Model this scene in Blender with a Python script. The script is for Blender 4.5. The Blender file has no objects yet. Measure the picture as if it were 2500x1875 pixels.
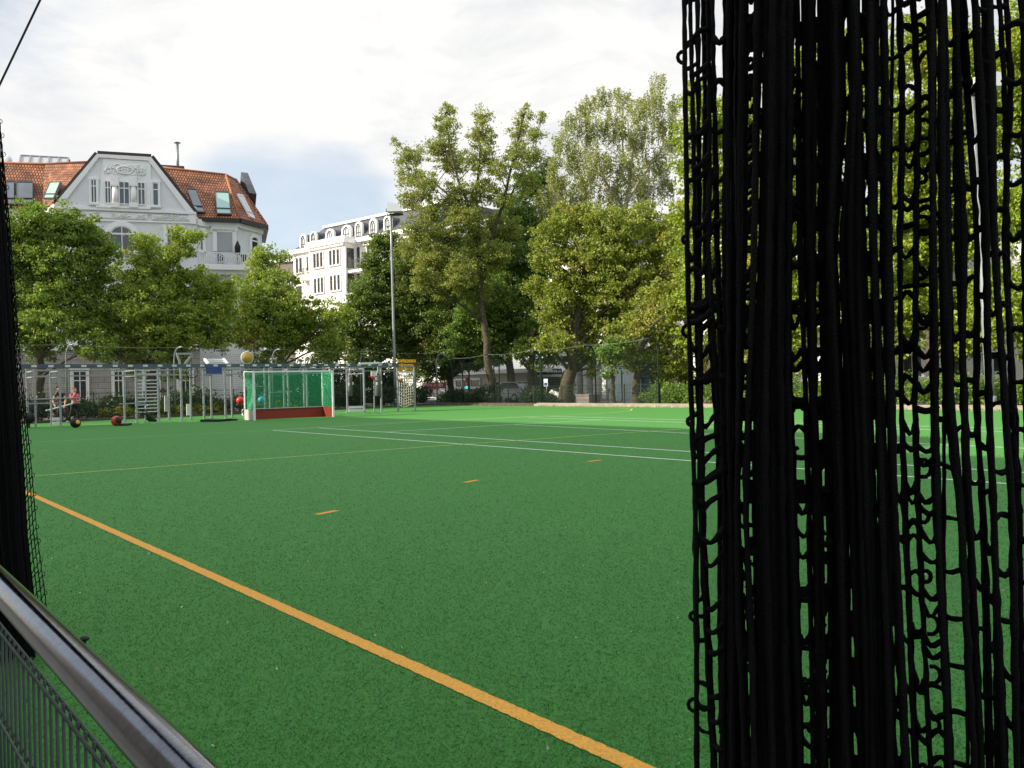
import bpy, math, random
import numpy as np
from mathutils import Vector, Matrix
random.seed(7); RNG = np.random.default_rng(11)
scn = bpy.context.scene; COL = scn.collection
# ------------------------------------------------------------------ camera
F_PX, PITCH, ROLL, EYE, YAW = 2096.6, -0.0003, -0.0221, 1.3494, -0.6792
_F = np.array([0, math.cos(PITCH), math.sin(PITCH)]); _U = np.array([0, -math.sin(PITCH), math.cos(PITCH)]); _R = np.array([1., 0, 0])
CR = math.cos(ROLL) * _R + math.sin(ROLL) * _U; CU = -math.sin(ROLL) * _R + math.cos(ROLL) * _U; CF = _F
cam = bpy.data.cameras.new('camera'); cam.sensor_width = 36; cam.lens = 36 * F_PX / 2500; cam.clip_start = .05; cam.clip_end = 6000
co = bpy.data.objects.new('camera', cam); COL.objects.link(co); scn.camera = co
co.matrix_world = Matrix(((CR[0], CU[0], -CF[0], 0), (CR[1], CU[1], -CF[1], 0), (CR[2], CU[2], -CF[2], EYE), (0, 0, 0, 1)))
# ------------------------------------------------------------------ light
SUN_EL = math.radians(27); TOSUN = np.array([-.96, -.28, 0]); TOSUN /= np.linalg.norm(TOSUN)
TOSUN = np.array([TOSUN[0] * math.cos(SUN_EL), TOSUN[1] * math.cos(SUN_EL), math.sin(SUN_EL)])
sl = bpy.data.lights.new('sun', 'SUN'); sl.energy = 5.0; sl.angle = math.radians(.55); sl.color = (1, .91, .73)
so = bpy.data.objects.new('sun', sl); COL.objects.link(so); so.location = (-60, -20, 60)
so.rotation_euler = Vector(-TOSUN).to_track_quat('-Z', 'Y').to_euler()
W = bpy.data.worlds.new('World'); scn.world = W; W.use_nodes = True
nt = W.node_tree; nt.nodes.clear()
def nd(t, kind, **kw):
    n = t.nodes.new(kind)
    for k, v in kw.items():
        if k in n.inputs.keys(): n.inputs[k].default_value = v
        else: setattr(n, k, v)
    return n
out = nd(nt, 'ShaderNodeOutputWorld'); bg = nd(nt, 'ShaderNodeBackground', Strength=.14)
sky = nd(nt, 'ShaderNodeTexSky', sky_type='NISHITA', sun_disc=False, sun_elevation=SUN_EL, sun_rotation=math.atan2(TOSUN[0], TOSUN[1]))
bgc = nd(nt, 'ShaderNodeBackground', Strength=.86)
tc = nd(nt, 'ShaderNodeTexCoord'); mp = nd(nt, 'ShaderNodeMapping'); mp.inputs['Scale'].default_value = (1, 1, 2.4); mp.inputs['Location'].default_value = (.35, .12, .4)
n1 = nd(nt, 'ShaderNodeTexNoise', Scale=3.1, Detail=7., Roughness=.56, Distortion=.25)
n2 = nd(nt, 'ShaderNodeTexNoise', Scale=6.5, Detail=8., Roughness=.6, Distortion=.5)
cr = nd(nt, 'ShaderNodeValToRGB'); cr.color_ramp.elements[0].position = .36; cr.color_ramp.elements[1].position = .66; cr.color_ramp.interpolation = 'EASE'; cr.color_ramp.elements[0].color = (.40, .40, .40, 1)
cc = nd(nt, 'ShaderNodeValToRGB'); cc.color_ramp.elements[0].position = .38; cc.color_ramp.elements[0].color = (.70, .725, .775, 1)
cc.color_ramp.elements[1].position = .67; cc.color_ramp.elements[1].color = (.955, .945, .925, 1)
L = nt.links.new
L(tc.outputs['Generated'], mp.inputs['Vector']); L(mp.outputs[0], n1.inputs['Vector']); L(mp.outputs[0], n2.inputs['Vector'])
def pxdir(px, py):
    d = CR * (px - 1250) / F_PX - CU * (py - 937.5) / F_PX + CF
    return d / np.linalg.norm(d)
# openings of blue between the clouds and the bright bank, by compass direction
acc = n1.outputs['Fac']
acc2 = n2.outputs['Fac']
def bump_dir(px, py, width, amount, src):
    d = pxdir(px, py)
    dot = nd(nt, 'ShaderNodeVectorMath', operation='DOT_PRODUCT'); dot.inputs[1].default_value = tuple(d)
    nrm = nd(nt, 'ShaderNodeVectorMath', operation='NORMALIZE'); L(tc.outputs['Generated'], nrm.inputs[0]); L(nrm.outputs[0], dot.inputs[0])
    mr = nd(nt, 'ShaderNodeMapRange'); mr.interpolation_type = 'SMOOTHSTEP'
    mr.inputs['From Min'].default_value = math.cos(width); mr.inputs['From Max'].default_value = 1
    mr.inputs['To Min'].default_value = 0; mr.inputs['To Max'].default_value = amount
    L(dot.outputs['Value'], mr.inputs['Value'])
    ad = nd(nt, 'ShaderNodeMath', operation='ADD'); L(src, ad.inputs[0]); L(mr.outputs[0], ad.inputs[1])
    return ad.outputs[0]
for a in ((690, 565, .17, -.21), (560, 470, .08, -.08), (860, 510, .09, -.12), (620, 380, .12, .08), (130, 290, .09, -.10), (20, 60, .12, -.06), (60, 180, .2, .12), (250, 330, .12, .12), (1350, 120, .42, .22), (330, 150, .18, .10), (1250, 400, .25, .1), (2300, 200, .3, .1)):
    acc = bump_dir(*a, acc)
for a in ((1000, 250, .45, .14), (250, 380, .2, .05), (500, 60, .25, .07), (60, 200, .22, -.02), (1500, 50, .2, .02)):
    acc2 = bump_dir(*a, acc2)
L(acc, cr.inputs['Fac']); L(acc2, cc.inputs['Fac'])
mx = nd(nt, 'ShaderNodeMixShader')
# unseen cloud above the view, brightened as added fill light for the shade
sx = nd(nt, 'ShaderNodeSeparateXYZ'); L(tc.outputs['Generated'], sx.inputs[0]); mz = nd(nt, 'ShaderNodeMapRange'); mz.interpolation_type = 'SMOOTHSTEP'
mz.inputs['From Min'].default_value = .40; mz.inputs['From Max'].default_value = .95; mz.inputs['To Min'].default_value = .755; mz.inputs['To Max'].default_value = 1.95
L(sx.outputs['Z'], mz.inputs['Value']); L(mz.outputs[0], bgc.inputs['Strength'])
L(sky.outputs[0], bg.inputs['Color']); L(cc.outputs['Color'], bgc.inputs['Color'])
L(cr.outputs['Color'], mx.inputs['Fac']); L(bg.outputs[0], mx.inputs[1]); L(bgc.outputs[0], mx.inputs[2]); L(mx.outputs[0], out.inputs[0])
vs = scn.view_settings; vs.view_transform = 'Standard'; vs.look = 'None'; vs.gamma = 1; vs.use_curve_mapping = False; vs.exposure = .5
scn.cycles.max_bounces = 6; scn.cycles.transparent_max_bounces = 8; scn.cycles.use_denoising = True
# ------------------------------------------------------------------ places: photo ray -> point of the real site
AV = np.array([math.sin(YAW), math.cos(YAW), 0]); BV = np.array([math.cos(YAW), -math.sin(YAW), 0])   # field axes: along the sideline, along the goal line
EY = np.array([0, 0, EYE])
def ray(px, py): return CR * (px - 1250) / F_PX - CU * (py - 937.5) / F_PX + CF
def at(px, py, Z): return EY + ray(px, py) * Z
def G(px, py, z=0.):
    d = ray(px, py); return EY + d * (z - EYE) / d[2]
def ab(a, b, z=0.): return AV * a + BV * b + np.array([0, 0, z])
def hit(px, py, p0, n):
    d = ray(px, py); return EY + d * ((p0 - EY) @ n) / (d @ n)
def onA(px, py, a): return hit(px, py, AV * a, AV)
def onB(px, py, b): return hit(px, py, BV * b, BV)
def V(*a): return np.array(a, float)
def unit(v): v = np.asarray(v, float); return v / np.linalg.norm(v)
# ------------------------------------------------------------------ objects
def tag(o, label=None, cat=None, group=None, kind=None):
    if label: o['label'] = label
    if cat: o['category'] = cat
    if group: o['group'] = group
    if kind: o['kind'] = kind
    return o
ROOT = {}
def empty(name, loc, label, cat, group=None):
    o = bpy.data.objects.new(name, None); o.empty_display_size = .2; COL.objects.link(o); o.location = tuple(loc)
    ROOT[o] = np.array(loc, float); return tag(o, label, cat, group)
class MB:
    def __init__(s): s.v = []; s.f = []; s.m = []; s.mi = 0; s.sm = []
    def add(s, vs, fs, smooth=False):
        k = len(s.v); s.v += [tuple(map(float, p)) for p in vs]; s.f += [tuple(i + k for i in f) for f in fs]
        s.m += [s.mi] * len(fs); s.sm += [smooth] * len(fs); return s
    def box(s, c, size, ax=None, ay=None, az=None):
        ax = V(1, 0, 0) if ax is None else unit(ax); az = V(0, 0, 1) if az is None else unit(az); ay = np.cross(az, ax) if ay is None else unit(ay)
        ay = ay if np.cross(ax, ay) @ az > 0 else -ay
        h = np.array(size) / 2; c = np.asarray(c, float)
        P = [c + ax * h[0] * i + ay * h[1] * j + az * h[2] * k for i in (-1, 1) for j in (-1, 1) for k in (-1, 1)]
        return s.add(P, [(0, 1, 3, 2), (4, 6, 7, 5), (0, 4, 5, 1), (2, 3, 7, 6), (0, 2, 6, 4), (1, 5, 7, 3)])
    def bar(s, p, q, w, h=None, up=(0, 0, 1)):
        p = np.asarray(p, float); q = np.asarray(q, float); h = h or w; ax = q - p; Ln = np.linalg.norm(ax); ax = ax / Ln
        up = np.asarray(up, float)
        if abs(ax @ up) > .95: up = BV
        ay = unit(np.cross(up, ax)); az = np.cross(ax, ay)
        return s.box((p + q) / 2, (Ln, w, h), ax, ay, az)
    def tube(s, pts, r, n=8, cap=True, smooth=True):
        pts = np.asarray(pts, float); m = len(pts); r = np.broadcast_to(np.asarray(r, float), (m,))
        T = np.gradient(pts, axis=0); T /= np.linalg.norm(T, axis=1)[:, None] + 1e-12
        ref = V(0, 0, 1) if abs(T[0][2]) < .9 else V(1, 0, 0)
        vs = []; 
        for i in range(m):
            a = np.cross(T[i], ref); a /= np.linalg.norm(a) + 1e-12; b = np.cross(T[i], a)
            for k in range(n):
                t = 2 * math.pi * k / n; vs.append(pts[i] + r[i] * (a * math.cos(t) + b * math.sin(t)))
        fs = [(i * n + k, i * n + (k + 1) % n, (i + 1) * n + (k + 1) % n, (i + 1) * n + k) for i in range(m - 1) for k in range(n)]
        if cap: fs += [tuple(range(n))[::-1], tuple((m - 1) * n + k for k in range(n))]
        return s.add(vs, fs, smooth)
    def poly(s, pts, thick, nrm=None):
        """flat outline given in space, made solid by thick along -normal"""
        pts = [np.asarray(p, float) for p in pts]
        if nrm is None:
            nrm = V(0, 0, 0)
            for i in range(len(pts)): nrm = nrm + np.cross(pts[i] - pts[0], pts[(i + 1) % len(pts)] - pts[0])
        nrm = unit(nrm); n = len(pts); vs = pts + [p - nrm * thick for p in pts]
        fs = [tuple(range(n)), tuple(range(2 * n - 1, n - 1, -1))] + [(i, i + n, (i + 1) % n + n, (i + 1) % n) for i in range(n)]
        return s.add(vs, fs)
    def sphere(s, c, r, n=14, sc=(1, 1, 1)):
        c = np.asarray(c, float); vs = []; fs = []
        for i in range(n + 1):
            t = math.pi * i / n
            for k in range(2 * n):
                p = math.pi * k / n; vs.append(c + r * np.array([math.sin(t) * math.cos(p) * sc[0], math.sin(t) * math.sin(p) * sc[1], math.cos(t) * sc[2]]))
        for i in range(n):
            for k in range(2 * n):
                fs.append((i * 2 * n + k, (i + 1) * 2 * n + k, (i + 1) * 2 * n + (k + 1) % (2 * n), i * 2 * n + (k + 1) % (2 * n)))
        return s.add(vs, fs, True)
    def build(s, name, mats, parent=None, smooth=None):
        me = bpy.data.meshes.new(name); P = np.array(s.v)
        r = parent
        while r is not None and r.parent is not None: r = r.parent
        if r is not None: off = ROOT[r]
        else: off = np.array([P[:, 0].mean(), P[:, 1].mean(), P[:, 2].min()])
        me.from_pydata((P - off).tolist(), [], s.f)
        for m in (mats if isinstance(mats, (list, tuple)) else [mats]): me.materials.append(m)
        me.polygons.foreach_set('material_index', s.m)
        me.polygons.foreach_set('use_smooth', [bool(x) if smooth is None else smooth for x in s.sm])
        uv = me.uv_layers.new(name='m').data
        for p in me.polygons:                                   # planar coordinates in metres, level along x, up the slope along y
            n = np.array(p.normal); t = np.array([-n[1], n[0], 0.]); l = np.linalg.norm(t); t = t / l if l > .02 else V(1, 0, 0); b = np.cross(n, t)
            for li in p.loop_indices:
                q = P[me.loops[li].vertex_index]; uv[li].uv = (q @ t, q @ b)
        o = bpy.data.objects.new(name, me); COL.objects.link(o)
        if parent is None: o.location = tuple(off); ROOT[o] = off
        else: o.parent = parent
        return o
def raw(name, verts, quads, mat, parent=None, off=None, smooth=False):
    """large meshes straight from arrays"""
    me = bpy.data.meshes.new(name); verts = np.asarray(verts, float)
    if parent is not None:
        r = parent
        while r.parent is not None: r = r.parent
        off = ROOT[r]
    elif off is None: off = np.array([verts[:, 0].mean(), verts[:, 1].mean(), verts[:, 2].min()])
    q = np.asarray(quads, np.int32); k = q.shape[1]
    me.vertices.add(len(verts)); me.vertices.foreach_set('co', (verts - off).ravel())
    me.loops.add(q.size); me.loops.foreach_set('vertex_index', q.ravel())
    me.polygons.add(len(q)); me.polygons.foreach_set('loop_start', np.arange(0, q.size, k, dtype=np.int32))
    me.polygons.foreach_set('use_smooth', np.full(len(q), smooth))
    me.update(calc_edges=True); me.validate(); me.materials.append(mat)
    o = bpy.data.objects.new(name, me); COL.objects.link(o)
    if parent is None: o.location = tuple(off); ROOT[o] = off
    else: o.parent = parent
    return o
# ------------------------------------------------------------------ materials
def mat(name, col, rough=.6, metal=0., var=0., vscale=3., bump=0., bscale=40., spec=.4, detail=5., col2=None):
    m = bpy.data.materials.new(name); m.use_nodes = True; t = m.node_tree; b = t.nodes['Principled BSDF']
    b.inputs['Roughness'].default_value = rough; b.inputs['Metallic'].default_value = metal; b.inputs['Specular IOR Level'].default_value = spec
    b.inputs['Base Color'].default_value = (*col, 1)
    g = nd(t, 'ShaderNodeNewGeometry')
    if var or col2:
        n = nd(t, 'ShaderNodeTexNoise', Scale=vscale, Detail=detail, Roughness=.6); t.links.new(g.outputs['Position'], n.inputs['Vector'])
        r = nd(t, 'ShaderNodeValToRGB'); r.color_ramp.elements[0].position = .3; r.color_ramp.elements[1].position = .72
        c2 = col2 or tuple(min(1, c * (1 + var)) for c in col); c1 = col if col2 else tuple(c * (1 - var) for c in col)
        r.color_ramp.elements[0].color = (*c1, 1); r.color_ramp.elements[1].color = (*c2, 1)
        t.links.new(n.outputs['Fac'], r.inputs['Fac']); t.links.new(r.outputs['Color'], b.inputs['Base Color'])
    if bump:
        n = nd(t, 'ShaderNodeTexNoise', Scale=bscale, Detail=4.); t.links.new(g.outputs['Position'], n.inputs['Vector'])
        bp = nd(t, 'ShaderNodeBump', Strength=bump, Distance=.02); t.links.new(n.outputs['Fac'], bp.inputs['Height']); t.links.new(bp.outputs[0], b.inputs['Normal'])
    return m
def brickmat(name, c1, c2, mortar, w, h, ms=.012, rough=.8, bump=.5, offset=.5, var=.25):
    m = bpy.data.materials.new(name); m.use_nodes = True; t = m.node_tree; b = t.nodes['Principled BSDF']; b.inputs['Roughness'].default_value = rough
    uv = nd(t, 'ShaderNodeUVMap'); br = nd(t, 'ShaderNodeTexBrick', offset=offset)
    br.inputs['Color1'].default_value = (*c1, 1); br.inputs['Color2'].default_value = (*c2, 1); br.inputs['Mortar'].default_value = (*mortar, 1)
    br.inputs['Scale'].default_value = 1; br.inputs['Brick Width'].default_value = w; br.inputs['Row Height'].default_value = h; br.inputs['Mortar Size'].default_value = ms; br.inputs['Bias'].default_value = 0
    t.links.new(uv.outputs[0], br.inputs['Vector'])
    n = nd(t, 'ShaderNodeTexNoise', Scale=1.1, Detail=6.); t.links.new(uv.outputs[0], n.inputs['Vector'])
    mr = nd(t, 'ShaderNodeMapRange'); mr.inputs['From Min'].default_value = .3; mr.inputs['From Max'].default_value = .7; mr.inputs['To Min'].default_value = 1 - var; mr.inputs['To Max'].default_value = 1 + var
    t.links.new(n.outputs['Fac'], mr.inputs['Value'])
    mu = nd(t, 'ShaderNodeMix', data_type='RGBA', blend_type='MULTIPLY'); mu.inputs['Factor'].default_value = 1
    t.links.new(br.outputs['Color'], mu.inputs['A']); t.links.new(mr.outputs[0], mu.inputs['B']); t.links.new(mu.outputs['Result'], b.inputs['Base Color'])
    bp = nd(t, 'ShaderNodeBump', Strength=bump, Distance=.03, invert=True); t.links.new(br.outputs['Fac'], bp.inputs['Height']); t.links.new(bp.outputs[0], b.inputs['Normal'])
    return m
def leafmat(name, c_dark, c_light, c_odd=None, odd=.0, trans=.35, patch=.35):
    m = bpy.data.materials.new(name); m.use_nodes = True; t = m.node_tree; t.nodes.remove(t.nodes['Principled BSDF']); o = t.nodes['Material Output']
    g = nd(t, 'ShaderNodeNewGeometry'); r = nd(t, 'ShaderNodeValToRGB'); r.color_ramp.elements[0].color = (*c_dark, 1); r.color_ramp.elements[1].color = (*c_light, 1)
    t.links.new(g.outputs['Random Per Island'], r.inputs['Fac']); colr = r.outputs['Color']
    if c_odd:
        n = nd(t, 'ShaderNodeTexNoise', Scale=patch, Detail=3., Roughness=.6); t.links.new(g.outputs['Position'], n.inputs['Vector'])
        q = nd(t, 'ShaderNodeMapRange'); q.inputs['From Min'].default_value = .62 - odd * .3; q.inputs['From Max'].default_value = .78 - odd * .3; t.links.new(n.outputs['Fac'], q.inputs['Value'])
        mxx = nd(t, 'ShaderNodeMix', data_type='RGBA'); t.links.new(q.outputs[0], mxx.inputs['Factor']); t.links.new(colr, mxx.inputs['A']); mxx.inputs['B'].default_value = (*c_odd, 1); colr = mxx.outputs['Result']
    d = nd(t, 'ShaderNodeBsdfDiffuse'); tr = nd(t, 'ShaderNodeBsdfTranslucent'); gl = nd(t, 'ShaderNodeBsdfGlossy', Roughness=.45); gl.inputs['Color'].default_value = (.6, .6, .6, 1)
    t.links.new(colr, d.inputs['Color']); t.links.new(colr, tr.inputs['Color'])
    a = nd(t, 'ShaderNodeMixShader'); a.inputs[0].default_value = trans; t.links.new(d.outputs[0], a.inputs[1]); t.links.new(tr.outputs[0], a.inputs[2])
    b = nd(t, 'ShaderNodeMixShader'); b.inputs[0].default_value = .05; t.links.new(a.outputs[0], b.inputs[1]); t.links.new(gl.outputs[0], b.inputs[2]); t.links.new(b.outputs[0], o.inputs[0])
    return m
def turfmat():
    m = bpy.data.materials.new('turf'); m.use_nodes = True; t = m.node_tree; b = t.nodes['Principled BSDF']; b.inputs['Roughness'].default_value = .75; b.inputs['Specular IOR Level'].default_value = .18
    b.inputs['Sheen Weight'].default_value = .35; b.inputs['Sheen Roughness'].default_value = .45; b.inputs['Sheen Tint'].default_value = (.32, .8, .25, 1)
    g = nd(t, 'ShaderNodeNewGeometry')
    def noise(scale, det, vec=None):
        n = nd(t, 'ShaderNodeTexNoise', Scale=scale, Detail=det, Roughness=.62); t.links.new(vec or g.outputs['Position'], n.inputs['Vector']); return n.outputs['Fac']
    mp = nd(t, 'ShaderNodeMapping'); mp.inputs['Rotation'].default_value = (0, 0, YAW); mp.inputs['Scale'].default_value = (1, .22, 1); t.links.new(g.outputs['Position'], mp.inputs['Vector'])
    fine = noise(120, 3); mid = noise(9., 6, mp.outputs[0]); big = noise(.35, 4)
    r = nd(t, 'ShaderNodeValToRGB'); r.color_ramp.elements[0].position = .38; r.color_ramp.elements[0].color = (.022, .115, .015, 1); r.color_ramp.elements[1].position = .62; r.color_ramp.elements[1].color = (.056, .255, .032, 1)
    ad = nd(t, 'ShaderNodeMath', operation='MULTIPLY_ADD'); ad.inputs[1].default_value = .40; t.links.new(fine, ad.inputs[0])
    a2 = nd(t, 'ShaderNodeMath', operation='MULTIPLY_ADD'); a2.inputs[1].default_value = .24; t.links.new(mid, a2.inputs[0])
    a3 = nd(t, 'ShaderNodeMath', operation='MULTIPLY'); a3.inputs[1].default_value = .12; t.links.new(big, a3.inputs[0]); t.links.new(a3.outputs[0], a2.inputs[2]); t.links.new(a2.outputs[0], ad.inputs[2])
    t.links.new(ad.outputs[0], r.inputs['Fac']); t.links.new(r.outputs[0], b.inputs['Base Color'])
    bp = nd(t, 'ShaderNodeBump', Strength=.35, Distance=.01); t.links.new(fine, bp.inputs['Height']); t.links.new(bp.outputs[0], b.inputs['Normal'])
    return m
def railmat():
    m = bpy.data.materials.new('rail_steel'); m.use_nodes = True; t = m.node_tree; b = t.nodes['Principled BSDF']; b.inputs['Metallic'].default_value = 1; b.inputs['Base Color'].default_value = (.25, .255, .275, 1)
    g = nd(t, 'ShaderNodeNewGeometry'); mp = nd(t, 'ShaderNodeMapping'); mp.inputs['Rotation'].default_value = (0, 0, YAW); mp.inputs['Scale'].default_value = (60, 1.2, 60); t.links.new(g.outputs['Position'], mp.inputs['Vector'])
    n = nd(t, 'ShaderNodeTexNoise', Scale=3., Detail=6., Roughness=.7); t.links.new(mp.outputs[0], n.inputs['Vector'])
    n2 = nd(t, 'ShaderNodeTexNoise', Scale=300., Detail=3.); t.links.new(g.outputs['Position'], n2.inputs['Vector'])
    ad = nd(t, 'ShaderNodeMath', operation='MULTIPLY_ADD'); ad.inputs[1].default_value = .5; t.links.new(n2.outputs['Fac'], ad.inputs[0]); t.links.new(n.outputs['Fac'], ad.inputs[2])
    r = nd(t, 'ShaderNodeMapRange'); r.inputs['From Min'].default_value = .5; r.inputs['From Max'].default_value = 1.; r.inputs['To Min'].default_value = .05; r.inputs['To Max'].default_value = .17; t.links.new(ad.outputs[0], r.inputs['Value']); t.links.new(r.outputs[0], b.inputs['Roughness'])
    vo = nd(t, 'ShaderNodeTexVoronoi', Scale=170.); t.links.new(g.outputs['Position'], vo.inputs['Vector']); n3 = nd(t, 'ShaderNodeTexNoise', Scale=22., Detail=6., Roughness=.7); t.links.new(g.outputs['Position'], n3.inputs['Vector']); a3 = nd(t, 'ShaderNodeMath', operation='MULTIPLY_ADD'); a3.inputs[1].default_value = .35; t.links.new(vo.outputs['Distance'], a3.inputs[0]); t.links.new(n3.outputs['Fac'], a3.inputs[2]); rc = nd(t, 'ShaderNodeValToRGB'); rc.color_ramp.elements[0].position = .35; rc.color_ramp.elements[0].color = (.09, .095, .105, 1); rc.color_ramp.elements[1].position = .8; rc.color_ramp.elements[1].color = (.18, .183, .195, 1); t.links.new(a3.outputs[0], rc.inputs['Fac']); t.links.new(rc.outputs[0], b.inputs['Base Color'])
    bp = nd(t, 'ShaderNodeBump', Strength=.12, Distance=.002); t.links.new(n.outputs['Fac'], bp.inputs['Height']); t.links.new(bp.outputs[0], b.inputs['Normal']); return m
M = dict(
    turf=turfmat(),
    line_orange=mat('line_orange', (.66, .33, .045), .8, var=.2, vscale=60, bump=.6, bscale=150), line_white=mat('line_white', (.72, .80, .70), .8, var=.2, vscale=20),
    line_yellow=mat('line_yellow', (.55, .60, .16), .8, var=.2, vscale=20), line_pale=mat('line_pale', (.34, .55, .24), .8, var=.2, vscale=20),
    earth=mat('earth', (.16, .14, .12), .95, var=.35, vscale=.8), asphalt=mat('asphalt', (.06, .06, .062), .9, var=.25, vscale=2), paving=mat('paving', (.24, .22, .20), .9, var=.2, vscale=2),
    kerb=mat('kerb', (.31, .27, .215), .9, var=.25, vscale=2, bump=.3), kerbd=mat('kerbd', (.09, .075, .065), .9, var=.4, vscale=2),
    net=mat('net_black', (.0035, .0035, .0045), .85, spec=.15, bump=.5, bscale=500), steel=mat('galvanised', (.30, .32, .34), .42, .35, var=.15, vscale=8),
    rail=railmat(), wire=mat('green_wire', (.012, .03, .022), .45, var=.3, vscale=10, spec=.5),
    beam=mat('beam_grey', (.085, .11, .14), .45, .3, var=.2), white=mat('white_paint', (.78, .78, .78), .5), plate=mat('label_white', (.62, .64, .66), .5),
    black=mat('black_rubber', (.012, .012, .013), .7), darkgrey=mat('dark_grey', (.035, .036, .04), .55, var=.2), bag=mat('bag_leather', (.10, .10, .095), .5, var=.2),
    stucco_w=mat('stucco_white', (.80, .80, .80), .85, var=.05, vscale=.7, bump=.12, bscale=6), stucco_g=mat('stucco_grey', (.69, .71, .73), .9, var=.06, vscale=.7, bump=.12, bscale=9),
    stucco_s=mat('stucco_sunny', (.84, .82, .79), .85, var=.04, vscale=.4), relief=mat('stucco_relief', (.78, .78, .78), .85, bump=1., bscale=7),
    tiles=brickmat('roof_tiles', (.47, .175, .06), (.29, .095, .038), (.06, .02, .012), .2, .33, .04, .75, 1., .5, .55), shaded_stone=brickmat('ground_floor_shaded_stone', (.36, .345, .32), (.32, .31, .29), (.20, .19, .18), .9, .42, .02, .9, .4, .5, .12), ridge=mat('ridge_tile', (.33, .13, .06), .8, var=.2),
    flash=mat('dark_flashing', (.03, .025, .025), .5), slate=mat('slate', (.075, .08, .09), .55, var=.3, vscale=2), glass=mat('window_glass', (.055, .075, .10), .08, spec=.9, var=.5, vscale=.5),
    glass_g=mat('green_blind', (.30, .46, .42), .3), glass_d=mat('dark_glass', (.02, .022, .025), .1, spec=.8), blind=mat('blind', (.50, .52, .54), .6), frame_d=mat('window_frame_dark', (.045, .05, .048), .5),
    louv=mat('louvre_brown', (.13, .11, .10), .8), beige=mat('beige_render', (.44, .39, .33), .9, var=.06, vscale=1), brownwall=mat('brown_wall', (.20, .17, .15), .9, var=.2), navy=mat('navy_cloth', (.03, .045, .09), .8),
    teal=mat('blue_grey_panel', (.05, .075, .095), .6, var=.08), red=mat('red_vinyl', (.55, .03, .02), .6), boards=mat('red_board', (.30, .035, .02), .6, var=.1), boardout=mat('board_outside', (.45, .43, .38), .7, var=.15, vscale=4),
    yellow=mat('yellow_plastic', (.75, .40, .02), .5, var=.1), disc=mat('ochre_disc', (.50, .32, .06), .7, var=.15), blue=mat('blue_board', (.03, .055, .24), .5), cyan=mat('cyan_vinyl', (.04, .36, .55), .4), orange_ball=mat('orange_vinyl', (.50, .06, .02), .5), redball=mat('red_vinyl_ball', (.62, .03, .04), .35),
    rope=mat('pale_rope', (.62, .56, .46), .9), bark=mat('bark', (.085, .07, .042), .95, var=.6, vscale=7, bump=1., bscale=12), bark_l=mat('bark_birch', (.42, .38, .32), .9, var=.5, vscale=3, bump=.5, bscale=10),
    skin=mat('skin', (.55, .30, .21), .6), pink=mat('pink_cotton', (.72, .035, .22), .8), legging=mat('black_cotton', (.012, .012, .014), .8), maroon=mat('dark_trousers', (.045, .022, .024), .8), blond=mat('blond_hair', (.42, .24, .08), .6), brunette=mat('brown_hair', (.05, .022, .012), .5),
    shoe=mat('trainer', (.35, .35, .36), .6), car_s=mat('car_silver', (.42, .44, .46), .3, .6), car_w=mat('car_white', (.75, .76, .77), .25), tyre=mat('tyre', (.015, .015, .015), .8), tail=mat('tail_lamp', (.3, .01, .01), .3), clear=mat('head_lamp', (.7, .7, .7), .15))
def emit(name, col, s):
    m = mat(name, col); b = m.node_tree.nodes['Principled BSDF']; b.inputs['Emission Color'].default_value = (*col, 1); b.inputs['Emission Strength'].default_value = s; return m
M['green_lamp'] = emit('green_lamp', (.0, .75, .55), 1.6)
# goal netting: a woven sheet, see-through between its cords
def clothnet(name, col, cell, fill):
    m = mat(name, col, .8); t = m.node_tree; b = t.nodes['Principled BSDF']; uv = nd(t, 'ShaderNodeUVMap'); br = nd(t, 'ShaderNodeTexBrick', offset=0.)
    br.inputs['Scale'].default_value = 1; br.inputs['Brick Width'].default_value = cell; br.inputs['Row Height'].default_value = cell; br.inputs['Mortar Size'].default_value = cell * fill / 2; br.inputs['Mortar Smooth'].default_value = 0
    t.links.new(uv.outputs[0], br.inputs['Vector']); t.links.new(br.outputs['Fac'], b.inputs['Alpha']); return m
M['goalnet'] = clothnet('green_netting', (.05, .47, .22), .045, .25)
# ================================================================== setting
def kerbA(b): return 43.4 + .17 * b                      # end-line kerb, slightly skew to the pitch
def strip(mb, pts, w, z):
    w0 = w
    pts = [np.asarray(p, float)[:2] for p in pts]; Ls, Rs = [], []
    for i, p in enumerate(pts):
        d = pts[min(i + 1, len(pts) - 1)] - pts[max(i - 1, 0)]; d = d / np.linalg.norm(d); n = np.array([-d[1], d[0]]) * w / 2
        Ls.append((*(p + n), z)); Rs.append((*(p - n), z))
    k = len(pts); mb.add(Ls + Rs, [(i, i + 1, k + i + 1, k + i)[::-1] for i in range(k - 1)])
mb = MB(); R = 2500
mb.add([(R * math.cos(t), R * math.sin(t), -.03) for t in np.linspace(0, 2 * math.pi, 49)[:-1]], [tuple(range(48))])
tag(mb.build('ground', M['earth']), kind='structure')
mb = MB(); B1 = 32.75
mb.add([ab(-14, .1), ab(-14, B1), ab(kerbA(B1), B1), ab(kerbA(.1), .1)], [(0, 1, 2, 3)])
field = tag(mb.build('field', M['turf']), kind='structure')
def mark(name, pts, w, m, z=.004):
    mb = MB(); strip(mb, [ab(*p) for p in pts], w, z); return mb.build(name, M[m], field)
rq = random.Random(12); mark('sideline', [(-6, 2.2), (.5, 2.2)] + [(.5 + k * .02, 2.2 + rq.uniform(-.0035, .0035)) for k in range(1, 700)] + [(43.5, 2.2)], .086, 'line_orange')
mark('cross_line', [(15.95, 2.24), (15.9, 10), (15.4, 18.7), (15.0, 32.6)], .05, 'line_yellow', .007)
mark('court_line', [(26.68, 11.5), (9.2, 11.26), (-8, 11.1)], .06, 'line_white')
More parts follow.
